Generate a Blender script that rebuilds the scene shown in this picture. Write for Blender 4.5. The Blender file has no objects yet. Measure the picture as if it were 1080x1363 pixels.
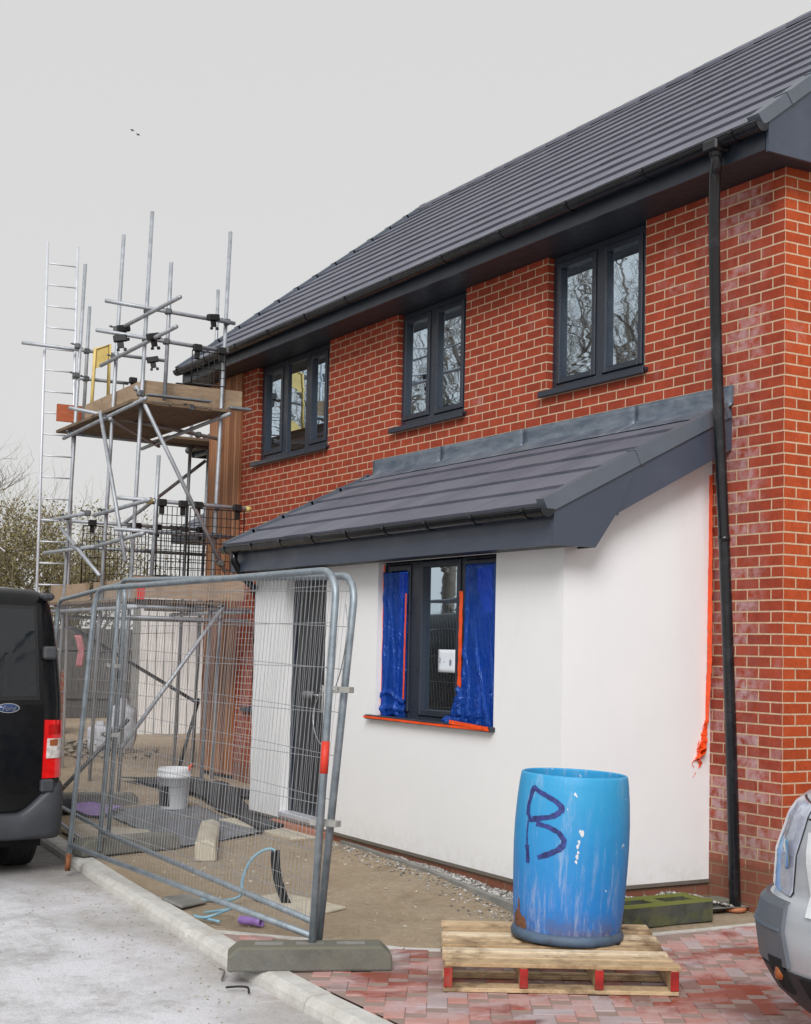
import bpy, math, random
from mathutils import Vector, Matrix, noise
random.seed(7)
C = bpy.context.scene.collection
R = math.radians
sc = bpy.context.scene

# ------------------------------------------------------------------ materials
class NT:
    def __init__(s, name):
        s.m = bpy.data.materials.new(name); s.m.use_nodes = True
        s.t = s.m.node_tree; s.t.nodes.clear()
        s.out = s.t.nodes.new('ShaderNodeOutputMaterial')
        s.b = s.t.nodes.new('ShaderNodeBsdfPrincipled'); s.l(s.b.outputs[0], s.out.inputs[0])
    def l(s, a, b): s.t.links.new(a, b)
    def n(s, k, **kw):
        o = s.t.nodes.new('ShaderNode' + k)
        for a, v in kw.items():
            setattr(o, a, v)
        return o
    def set(s, o, **kw):
        for a, v in kw.items():
            i = o.inputs[a.replace('_', ' ')]
            if hasattr(v, 'is_linked') or isinstance(v, bpy.types.NodeSocket): s.l(v, i)
            else: i.default_value = v
        return o
    def co(s, kind='Object', scale=(1, 1, 1), loc=(0, 0, 0), rot=(0, 0, 0)):
        c = s.n('TexCoord'); m = s.n('Mapping'); s.l(c.outputs[kind], m.inputs[0])
        m.inputs['Scale'].default_value = scale; m.inputs['Location'].default_value = loc; m.inputs['Rotation'].default_value = rot
        return m.outputs[0]
    def noise(s, v, scale, detail=4, rough=.55, dist=0):
        o = s.n('TexNoise'); s.l(v, o.inputs['Vector']); o.inputs['Scale'].default_value = scale
        o.inputs['Detail'].default_value = detail; o.inputs['Roughness'].default_value = rough; o.inputs['Distortion'].default_value = dist
        return o.outputs['Fac']
    def ramp(s, f, a, b, lo=0., hi=1.):
        o = s.n('MapRange'); s.l(f, o.inputs[0]); o.inputs[1].default_value = a; o.inputs[2].default_value = b
        o.inputs[3].default_value = lo; o.inputs[4].default_value = hi
        return o.outputs[0]
    def math(s, op, a, b=None):
        o = s.n('Math', operation=op)
        for i, v in enumerate((a, b)):
            if v is None: continue
            if isinstance(v, (int, float)): o.inputs[i].default_value = v
            else: s.l(v, o.inputs[i])
        return o.outputs[0]
    def mix(s, f, a, b, kind='MIX'):
        o = s.n('MixRGB', blend_type=kind)
        for i, v in enumerate((f, a, b)):
            if isinstance(v, (int, float)): o.inputs[i].default_value = v
            elif isinstance(v, tuple): o.inputs[i].default_value = v if len(v) == 4 else v + (1,)
            else: s.l(v, o.inputs[i])
        return o.outputs[0]
    def bump(s, h, dist=.01, strength=1., nrm=None):
        o = s.n('Bump'); s.l(h, o.inputs['Height']); o.inputs['Distance'].default_value = dist; o.inputs['Strength'].default_value = strength
        if nrm: s.l(nrm, o.inputs['Normal'])
        s.l(o.outputs[0], s.b.inputs['Normal']); return o.outputs[0]
    def fin(s, col=None, rough=None, metal=None, spec=None, **kw):
        if col is not None: s.set(s.b, Base_Color=(col + (1,)) if isinstance(col, tuple) else col)
        if rough is not None: s.set(s.b, Roughness=rough)
        if metal is not None: s.set(s.b, Metallic=metal)
        if spec is not None: s.b.inputs['Specular IOR Level'].default_value = spec
        s.set(s.b, **kw)
        return s.m

def simple(name, col, rough=.5, metal=0., var=.12, scale=6., bump=0., bscale=60., spec=.5, dirt=None, dirt_amt=.5, **kw):
    t = NT(name); v = t.co()
    f = t.noise(v, scale, 5, .6)
    dark = tuple(c * (1 - var) for c in col); lite = tuple(min(1, c * (1 + var)) for c in col)
    c = t.mix(t.ramp(f, .3, .7), dark, lite)
    if dirt:
        f2 = t.noise(t.co(loc=(3, 7, 1)), scale * .6, 7, .7)
        c = t.mix(t.ramp(f2, .52, .7, 0, dirt_amt), c, dirt)
    rr = t.ramp(t.noise(v, scale * 2, 4), .3, .7, max(0, rough - .08), min(1, rough + .08))
    if bump: t.bump(t.noise(v, bscale, 4), bump)
    return t.fin(c, rr, metal, spec, **kw)

def brick_mat(name, c1, c2, mortar, effl=.5, corner=0.):
    t = NT(name)
    uv = t.co('UV')
    def bt(a, b, m, ms=.0060, sm=.12):
        o = t.n('TexBrick'); t.l(uv, o.inputs['Vector']); o.offset = .5; o.offset_frequency = 2; o.squash = 1
        for k, v in (('Color1', a), ('Color2', b), ('Mortar', m)): o.inputs[k].default_value = v + (1,)
        o.inputs['Scale'].default_value = 1; o.inputs['Mortar Size'].default_value = ms; o.inputs['Mortar Smooth'].default_value = sm
        o.inputs['Bias'].default_value = 0; o.inputs['Brick Width'].default_value = .225; o.inputs['Row Height'].default_value = .075
        return o
    base = bt(c1, c2, c1); rnd = bt((0, 0, 0), (1, 1, 1), (0, 0, 0))
    ob = t.co()
    n1 = t.noise(ob, 2.2, 6, .6); n2 = t.noise(ob, 45, 5, .7)
    c = t.mix(t.ramp(n2, .3, .75, 0, .6), base.outputs[0], tuple(x * .5 for x in c1))
    c = t.mix(t.ramp(t.noise(ob, 9, 5, .6), .35, .7, 0, .35), c, tuple(min(1, x * 1.35) for x in c2))
    c = t.mix(t.ramp(rnd.outputs[0], .78, .95, 0, .45), c, tuple(x*.5 for x in c1)); c = t.mix(t.ramp(rnd.outputs[0], .05, .2, .35, 0), c, tuple(x*1.15 for x in c2))
    # salts bleeding out of the new bricks: soft whitish patches, stronger brick by brick
    sep = t.n('SeparateXYZ'); t.l(ob, sep.inputs[0])
    region = t.math('ADD', t.ramp(n1, .58, .74, 0, .8), 0.)
    if corner:
        near = t.ramp(sep.outputs[0], -.95, -.45, 0, 1); far = t.ramp(sep.outputs[0], -.30, -.12, 1, 0)
        region = t.math('ADD', region, t.math('MULTIPLY', t.math('MULTIPLY', near, far), corner))
        low = t.math('MULTIPLY', t.ramp(sep.outputs[2], .6, 1.9, 1, 0), t.ramp(sep.outputs[0], -1., -.5, 0, 1.1))
        region = t.math('ADD', region, low)
    lowd = t.math('MULTIPLY', t.ramp(sep.outputs[2], .12, .85, 1, 0), t.ramp(t.noise(ob, 3, 5, .6), .3, .6, .55, 1.))
    pb = t.ramp(rnd.outputs[0], .42, .60, .12, 1.)
    sm = t.math('MULTIPLY', t.math('MULTIPLY', region, pb), t.ramp(t.noise(ob, 14, 4, .6), .36, .62))
    sm = t.math('MINIMUM', t.math('MULTIPLY', sm, effl), .75)
    c = t.mix(sm, c, (.56, .40, .42))
    mc = t.mix(t.ramp(t.noise(ob, 30, 4), .3, .7), mortar, tuple(x * .72 for x in mortar))
    fac = base.outputs['Fac']
    c = t.mix(fac, c, mc)
    c = t.mix(t.math('MULTIPLY', lowd, .62), c, (.20, .125, .085))
    h = t.math('ADD', t.math('MULTIPLY', fac, -1.), t.math('MULTIPLY', n2, .25))
    t.bump(h, .006, .9)
    return t.fin(c, t.ramp(n2, .3, .7, .65, .9), 0, .3)

M = {}
MORT = (.70, .50, .34)
M['brick'] = brick_mat('red facing brick', (.255, .037, .018), (.440, .072, .031), MORT, .55, 1.1)
M['brick_low'] = brick_mat('red plinth brick', (.20, .050, .028), (.32, .060, .033), (.33, .22, .13), .6)
M['brick_lit'] = brick_mat('red brick lit tone', (.350, .048, .013), (.540, .092, .024), MORT, .6)  # same brick as the front; brighter light on the gable put into its colour

def cladding():
    t = NT('cedar boards'); uv = t.co('UV'); sep = t.n('SeparateXYZ'); t.l(uv, sep.inputs[0])
    bw = .075
    k = t.math('FLOOR', t.math('DIVIDE', sep.outputs[0], bw)); w = t.n('TexWhiteNoise', noise_dimensions='1D'); t.l(k, w.inputs['W'])
    g = t.noise(t.co(scale=(30, 30, 1.2)), 3, 6, .7, .4)
    c = t.mix(w.outputs[0], (.32, .125, .055), (.58, .29, .15))
    c = t.mix(t.ramp(g, .35, .7, 0, .5), c, (.17, .06, .028))
    fr = t.math('FRACT', t.math('DIVIDE', sep.outputs[0], bw))
    gap = t.math('LESS_THAN', fr, .09)
    c = t.mix(gap, c, (.05, .02, .01))
    t.bump(t.math('SUBTRACT', t.math('MULTIPLY', g, .15), gap), .01)
    return t.fin(c, .65, 0, .3)
M['cedar'] = cladding()

def tile_mat():
    t = NT('dark grey concrete tile'); v = t.co()
    inf = t.n('NewGeometry'); rn = inf.outputs['Random Per Island']
    c = t.mix(rn, (.120, .128, .165), (.165, .172, .215))
    c = t.mix(t.ramp(t.noise(v, 3, 6, .65), .4, .7, 0, .5), c, (.180, .186, .232))
    c = t.mix(t.ramp(t.noise(v, 160, 3, .6), .45, .75, 0, .35), c, (.05, .05, .06))
    t.bump(t.noise(v, 180, 3), .0012)
    return t.fin(c, t.ramp(t.noise(v, 8, 4), .3, .7, .50, .64), 0, .35)
M['tile'] = tile_mat()
M['anthracite'] = simple('anthracite upvc', (.021, .028, .042), .38, var=.1, scale=4)
M['frame'] = simple('anthracite window foil', (.024, .031, .047), .33, var=.08, scale=5, bump=.0004, bscale=400)
M['verge'] = simple('blue grey dry verge', (.105, .125, .155), .42, var=.08, scale=5)
M['barge'] = simple('slate blue bargeboard', (.054, .067, .098), .38, var=.08, scale=2.2, dirt=(.10, .12, .15), dirt_amt=.35)
M['gutter'] = simple('black gutter plastic', (.008, .009, .012), .22, var=.1, scale=6, dirt=(.10, .10, .12), dirt_amt=.25)
M['soffit'] = simple('dark soffit board', (.022, .027, .036), .5)
def lead_mat():
    t = NT('new lead flashing'); v = t.co(); n = t.noise(t.co(scale=(1, 1, 3)), 3.5, 7, .7, .5)
    c = t.mix(t.ramp(n, .35, .68), (.085, .115, .165), (.235, .270, .315))
    c = t.mix(t.ramp(t.noise(v, 14, 5, .7), .55, .7, 0, .4), c, (.33, .33, .33))
    t.bump(n, .004); return t.fin(c, t.ramp(n, .3, .7, .35, .6), .35, .5)
M['lead'] = lead_mat()
def render_mat():
    t = NT('white render'); v = t.co()
    c = t.mix(t.ramp(t.noise(v, 1.3, 6, .6), .35, .7), (.835, .845, .86), (.865, .87, .88))
    c = t.mix(t.ramp(t.noise(t.co(scale=(1, 1, .35)), 3.5, 6, .7), .58, .76, 0, .25), c, (.72, .735, .75))
    sp = t.n('SeparateXYZ'); t.l(v, sp.inputs[0])
    c = t.mix(t.math('MULTIPLY', t.ramp(sp.outputs[2], .14, .36, .35, 0), t.ramp(t.noise(v, 11, 7, .75), .42, .68)), c, (.50, .44, .36))
    t.bump(t.math('ADD', t.noise(v, 260, 3, .6), t.math('MULTIPLY', t.noise(t.co(scale=(1, 1, .6)), 5, 5, .6, .6), 2.5)), .0016, .8)
    return t.fin(c, .85, 0, .2)
M['render'] = render_mat()
def glass_mat():
    t = NT('dark reflecting glass'); v = t.co()
    w = t.noise(t.co(scale=(.8, 1., 7.)), 1.0, 1.5, .5, .3)
    t.bump(w, .010, .13)
    t.b.inputs['Specular Tint'].default_value = (.74, .88, 1., 1)
    return t.fin((.010, .012, .014), .012, 0, 1.0, IOR=4.4)
M['glass'] = glass_mat()
def film_mat():
    t = NT('blue plastic film'); v = t.co()
    n = t.math('ADD', t.noise(t.co(scale=(1, 1, .28), rot=(0, .35, 0)), 7, 3, .5, .8), t.math('MULTIPLY', t.ramp(t.noise(t.co(scale=(1, 1, .5), rot=(0, .6, 0)), 24, 3, .6, 1.5), .45, .7), .35))
    t.bump(n, .022, .7)
    t.b.inputs['Specular Tint'].default_value = (.55, .75, 1., 1)
    t.fin((.016, .125, .55), .10, 0, 1., IOR=1.75)
    tr = t.n('BsdfTransparent'); tr.inputs[0].default_value = (.10, .46, 1., 1)
    mx = t.n('MixShader'); mx.inputs[0].default_value = .36
    t.l(tr.outputs[0], mx.inputs[1]); t.l(t.b.outputs[0], mx.inputs[2]); t.l(mx.outputs[0], t.out.inputs[0])
    return t.m
M['film'] = film_mat()
M['orange'] = simple('orange tape', (.85, .085, .012), .4, var=.2, scale=14, bump=.002, bscale=40)
M['paper'] = simple('white paper', (.72, .77, .84), .8, var=.03)
M['ink'] = simple('blue grey ink', (.12, .14, .22), .6)
def galv():
    t = NT('galvanised steel tube'); v = t.co()
    n = t.noise(v, 12, 6, .7); c = t.mix(t.ramp(n, .3, .7), (.20, .245, .28), (.36, .41, .45))
    return t.fin(c, t.ramp(n, .3, .7, .38, .6), .55, .5)
M['galv'] = galv()
M['wire'] = simple('galvanised wire', (.30, .31, .33), .5, .3, var=.15)
def scaff():
    t = NT('weathered scaffold tube'); n = t.noise(t.co(), 7, 7, .7)
    c = t.mix(t.ramp(n, .3, .7), (.28, .305, .335), (.52, .545, .59))
    c = t.mix(t.ramp(t.noise(t.co(loc=(5, 1, 2)), 4, 6, .7), .6, .72, 0, .55), c, (.22, .19, .15))
    return t.fin(c, t.ramp(n, .3, .7, .4, .65), .45, .5)
M['scaff'] = scaff()
M['coupler'] = simple('dull coupler steel', (.13, .14, .15), .6, .5, var=.3, scale=20, dirt=(.16, .09, .05))
M['alu'] = simple('aluminium ladder', (.66, .68, .74), .5, .35, var=.08)
M['yellow'] = simple('yellow gate paint', (.66, .50, .17), .5, var=.2, scale=7, dirt=(.42, .36, .22))
def wood(name, a, b, s=(1, 1, 1), rough=.75, dirt=(.1, .07, .05), damt=.4):
    t = NT(name); g = t.noise(t.co(scale=s), 4, 7, .7, .6); v = t.co()
    c = t.mix(t.ramp(g, .3, .7), a, b); c = t.mix(t.ramp(t.noise(v, 3.5, 6, .7), .49, .66, 0, damt), c, dirt)
    t.bump(g, .002); return t.fin(c, rough, 0, .25)
M['board'] = wood('scaffold board', (.27, .19, .12), (.50, .37, .26), (12, 1.2, 12))
M['deck'] = wood('worn scaffold deck', (.13, .095, .065), (.27, .19, .125), (1.2, 14, 12))
M['redboard'] = wood('red painted board', (.36, .09, .04), (.50, .15, .07), (8, 2, 8))
M['redpaint'] = simple('red paint end', (.62, .04, .02), .6)
M['pallet_b'] = wood('tan pine pallet board', (.34, .23, .13), (.54, .39, .23), (3, 3, 9), .85, (.13, .075, .04), .9)
M['pallet_c'] = wood('bleached pine pallet board', (.60, .47, .31), (.80, .67, .49), (3, 3, 9), .85, (.20, .125, .07), .8)
M['pallet'] = wood('pale pine pallet', (.44, .31, .18), (.66, .50, .32), (3, 3, 9), .85, (.13, .08, .045), .9)
M['palletred'] = simple('red pallet block', (.33, .014, .012), .8, var=.4, scale=14, dirt=(.22, .13, .08), dirt_amt=.7)
M['black'] = simple('black plastic', (.012, .012, .013), .5)
M['rubber'] = simple('black rubber mat', (.028, .030, .034), .7, var=.3, scale=5, dirt=(.10, .09, .08))
M['tyre'] = simple('tyre rubber', (.018, .018, .018), .8, var=.3, bump=.003, bscale=50, dirt=(.06, .055, .05))
def conc(name, a, b, dirt, damt=.5, bumpd=.004, moss=None):
    t = NT(name); v = t.co(); n = t.noise(v, 7, 8, .7)
    c = t.mix(t.ramp(n, .3, .7), a, b)
    c = t.mix(t.ramp(t.noise(t.co(loc=(4, 2, 8)), 3, 7, .7), .5, .7, 0, damt), c, dirt)
    c = t.mix(t.ramp(t.noise(v, 130, 3, .7), .5, .75, 0, .5), c, tuple(x * .5 for x in a))
    if moss:
        g = t.n('NewGeometry'); s = t.n('SeparateXYZ'); t.l(g.outputs['Normal'], s.inputs[0])
        up = t.math('ADD', t.ramp(s.outputs[2], 0, .6, .25, .75), t.noise(v, 9, 6, .7))
        c = t.mix(t.ramp(up, .72, 1.05, 0, .9), c, moss)
    t.bump(t.math('ADD', n, t.math('MULTIPLY', t.noise(v, 90, 4, .7), .5)), bumpd)
    return t.fin(c, .88, 0, .25)
M['kerb'] = conc('pale kerb concrete', (.50, .49, .46), (.68, .67, .64), (.36, .31, .25))
M['cream'] = conc('cream concrete slab', (.48, .43, .34), (.64, .58, .46), (.34, .28, .20))
M['footblock'] = conc('grey green fence foot', (.12, .118, .11), (.20, .195, .18), (.065, .062, .055), .7, .008, (.17, .165, .13))
M['mossblock'] = conc('mossy concrete block', (.055, .060, .050), (.11, .11, .095), (.035, .038, .030), .6, .008, (.15, .165, .035))
M['edging'] = conc('grey edging concrete', (.20, .20, .19), (.32, .31, .29), (.16, .13, .10))
M['stone'] = conc('loose stones', (.34, .29, .22), (.55, .50, .42), (.22, .18, .13), .8)
def stones():
    t = NT('gravel stones'); g = t.n('NewGeometry')
    r = t.n('ValToRGB'); t.l(g.outputs['Random Per Island'], r.inputs[0])
    e = r.color_ramp.elements; e[0].color = (.09, .085, .08, 1); e[1].color = (.62, .61, .60, 1)
    a = e.new(.45); a.color = (.26, .24, .22, 1); a = e.new(.75); a.color = (.42, .40, .38, 1)
    return t.fin(r.outputs[0], .8, 0, .3)
M['gravel'] = stones()
def dirt():
    t = NT('trodden dirt'); v = t.co()
    n = t.noise(v, 1.4, 9, .65); n2 = t.noise(v, 16, 8, .75); n3 = t.noise(v, 90, 4, .7)
    c = t.mix(t.ramp(n, .3, .7), (.48, .37, .255), (.66, .54, .40))
    c = t.mix(t.ramp(n2, .42, .7, 0, .5), c, (.37, .275, .18))
    c = t.mix(t.ramp(n3, .56, .74, 0, .5), c, (.56, .49, .40))
    c = t.mix(t.ramp(t.noise(v, 3.6, 7, .7, .8), .54, .68, 0, .5), c, (.31, .225, .145))
    c = t.mix(t.ramp(t.noise(t.co(loc=(9, 3, 2)), .9, 6, .6), .56, .70, 0, .55), c, (.40, .335, .25))
    t.bump(t.math('ADD', t.math('MULTIPLY', n2, 1.5), t.math('MULTIPLY', n3, .6)), .032)
    return t.fin(c, .95, 0, .15)
M['dirt'] = dirt()
def road():
    t = NT('dusty concrete road'); v = t.co()
    n = t.noise(v, .9, 9, .68, .3); n2 = t.noise(v, 8, 8, .75); n3 = t.noise(v, 120, 3, .7)
    c = t.mix(t.ramp(n2, .3, .72), (.42, .415, .415), (.54, .54, .545))
    c = t.mix(t.ramp(t.math('ADD', n, t.math('MULTIPLY', n2, .35)), .55, .74, 0, .9), c, (.78, .78, .83))
    c = t.mix(t.ramp(t.noise(t.co(loc=(2, 6, 4)), 2.2, 7, .7), .60, .74, 0, .5), c, (.36, .30, .24))
    c = t.mix(t.ramp(n3, .50, .70, 0, .5), c, (.20, .19, .18))
    c = t.mix(t.ramp(t.noise(v, 40, 6, .8), .52, .66, 0, .4), c, (.26, .24, .22))
    vo = t.n('TexVoronoi'); t.l(v, vo.inputs['Vector']); vo.inputs['Scale'].default_value = 6
    c = t.mix(t.ramp(vo.outputs['Distance'], .02, .05, .7, 0), c, (.13, .11, .09))
    s = t.n('SeparateXYZ'); t.l(v, s.inputs[0])
    kd = t.math('MULTIPLY', t.ramp(t.math('ADD', s.outputs[1], t.math('MULTIPLY', s.outputs[0], .055)), -4.25, -3.66, 0, 1), t.ramp(t.noise(v, 4, 7, .75), .36, .62, .15, .9))
    c = t.mix(t.math('MULTIPLY', kd, .8), c, (.30, .255, .205))
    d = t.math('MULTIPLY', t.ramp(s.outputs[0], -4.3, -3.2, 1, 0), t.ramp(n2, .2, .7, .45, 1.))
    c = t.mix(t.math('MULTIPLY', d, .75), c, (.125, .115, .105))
    t.bump(t.math('ADD', n2, t.math('MULTIPLY', n3, .6)), .008)
    return t.fin(c, t.ramp(n, .35, .65, .9, .7), 0, .2)
M['road'] = road()
def paver(name, a, b):
    t = NT(name); v = t.co(); g = t.n('NewGeometry')
    c = t.mix(g.outputs['Random Per Island'], a, b)
    # dry dust haze, painted grey-blue reflections, wet clean patches
    n = t.noise(t.co(scale=(1, .75, 1), rot=(0, 0, .6)), 1.5, 7, .66, .5)
    c2 = t.mix(t.ramp(t.noise(v, 5, 8, .75, .5), .34, .64, .22, .74), c, (.50, .40, .40))
    c2 = t.mix(t.ramp(t.noise(t.co(loc=(7, 1, 3)), 1.9, 6, .7, .6), .52, .66, 0, .6), c2, (.46, .45, .50))  # large grey-blue blotches: reflection painted into the colour
    wet = t.ramp(n, .50, .60)
    c = t.mix(wet, c2, t.mix(1., c, (.66, .42, .36), 'MULTIPLY'))
    t.bump(t.noise(v, 140, 4, .7), .0015)
    return t.fin(c, t.ramp(wet, 0, 1, .85, .42), 0, .35)
M['pav_r'] = paver('red paver', (.40, .125, .085), (.47, .175, .125))
M['pav_d'] = paver('brindle paver', (.36, .155, .125), (.42, .185, .15))
M['pav_g'] = paver('grey paver', (.31, .245, .245), (.37, .30, .30))
M['sand'] = simple('jointing sand', (.30, .22, .19), .95)
M['vanblack'] = simple('black van paint', (.0045, .005, .006), .22, .0, var=.1, dirt=(.013, .013, .012), dirt_amt=.5, spec=.35)
M['vanplastic'] = simple('grey bumper plastic', (.045, .050, .060), .5, var=.15, bump=.0006, bscale=300, dirt=(.10, .095, .09), dirt_amt=.5)
M['vanglass'] = simple('dark tinted glass', (.004, .006, .008), .05, spec=.8)
M['redlamp'] = simple('red lamp lens', (.72, .008, .008), .12, var=.2, scale=20, Coat_Weight=.6)
M['clearlamp'] = simple('clear lamp lens', (.62, .58, .56), .12, var=.35, scale=24, Coat_Weight=.7)
M['amber'] = simple('amber bulb lens', (.30, .085, .02), .2, var=.3)
M['chrome'] = simple('chrome', (.62, .63, .65), .15, .9)
M['badge'] = simple('blue badge enamel', (.02, .045, .14), .2)
M['silver'] = simple('silver van paint', (.47, .50, .54), .32, .35, var=.04, scale=2, Coat_Weight=.5)
M['lampglass'] = simple('headlamp lens', (.46, .49, .60), .10, .25, var=.35, scale=9, Coat_Weight=1.)
def barrel_mat():
    t = NT('scuffed blue plastic'); v = t.co()
    s = t.n('SeparateXYZ'); t.l(v, s.inputs[0])
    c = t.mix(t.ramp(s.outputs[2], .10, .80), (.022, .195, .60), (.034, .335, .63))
    sc_ = t.noise(t.co(scale=(14, 14, 1.6)), 1.5, 7, .75, .3)
    c = t.mix(t.ramp(sc_, .56, .72, 0, .6), c, (.40, .53, .72))
    c = t.mix(t.ramp(t.noise(t.co(loc=(1, 4, 2)), 11, 4, .6, .4), .69, .725, 0, .9), c, (.75, .76, .80))
    low = t.math('MULTIPLY', t.ramp(s.outputs[2], .02, .20, 1, 0), t.ramp(t.noise(v, 6, 6, .7), .44, .60))
    c = t.mix(t.math('MULTIPLY', low, .75), c, (.17, .085, .045))
    c = t.mix(t.math('MULTIPLY', t.ramp(s.outputs[2], .0, .45, .7, .1), t.ramp(sc_, .50, .60)), c, (.30, .36, .56))
    t.bump(t.noise(v, 9, 5, .6), .004)
    return t.fin(c, t.ramp(sc_, .35, .7, .38, .65), 0, .45)
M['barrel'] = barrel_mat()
M['barrelfoot'] = simple('dirty grey blue rim', (.07, .11, .17), .6, var=.3, scale=9, dirt=(.035, .03, .028), dirt_amt=.9)
M['marker'] = simple('dark violet marker', (.030, .045, .20), .7, var=.6, scale=40)
M['white'] = simple('white plastic', (.72, .74, .77), .4, var=.05)
M['label'] = simple('dark bucket label', (.025, .024, .028), .4, var=.3, scale=30)
M['sheet'] = simple('grey membrane sheet', (.155, .165, .185), .55, var=.3, scale=3, bump=.004, bscale=12, dirt=(.28, .25, .22))
M['purple'] = simple('purple plastic', (.29, .17, .47), .5, var=.2, scale=8)
M['hose'] = simple('pale blue hose', (.22, .40, .50), .5)
M['terra'] = simple('terracotta', (.50, .19, .09), .8, var=.2)
M['garage'] = simple('white painted boards', (.80, .80, .785), .7, var=.05, scale=2, dirt=(.45, .44, .40))
M['oldbrick'] = brick_mat('far brown brick', (.20, .09, .06), (.30, .15, .10), (.34, .29, .23), .4)
M['bark'] = simple('bare bark', (.17, .145, .125), .9, var=.35, scale=4)
M['barkgreen'] = simple('mossy bark', (.22, .19, .115), .9, var=.4, scale=3)
def leaf_mat():
    t = NT('ivy and moss leaves'); g = t.n('NewGeometry')
    c = t.mix(g.outputs['Random Per Island'], (.12, .105, .045), (.30, .255, .12))
    return t.fin(c, .7, 0, .3)
M['leaf'] = leaf_mat()
M['leafd'] = simple('evergreen leaves', (.035, .045, .02), .7, var=.4)
M['fencewood'] = wood('weathered fence boards', (.075, .074, .072), (.125, .12, .115), (8, 8, 1))
M['blocks'] = conc('stacked blocks', (.24, .215, .18), (.34, .30, .25), (.16, .13, .10))
M['pink'] = simple('faded pink cloth', (.50, .20, .22), .9, var=.15)
M['whitebag'] = simple('white woven bag', (.58, .60, .66), .8, var=.2, scale=7, bump=.01, bscale=9)
M['bird'] = simple('dark feathers', (.05, .05, .055), .8)
M['bottom'] = simple('dark underside', (.006, .006, .006), .9)

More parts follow.
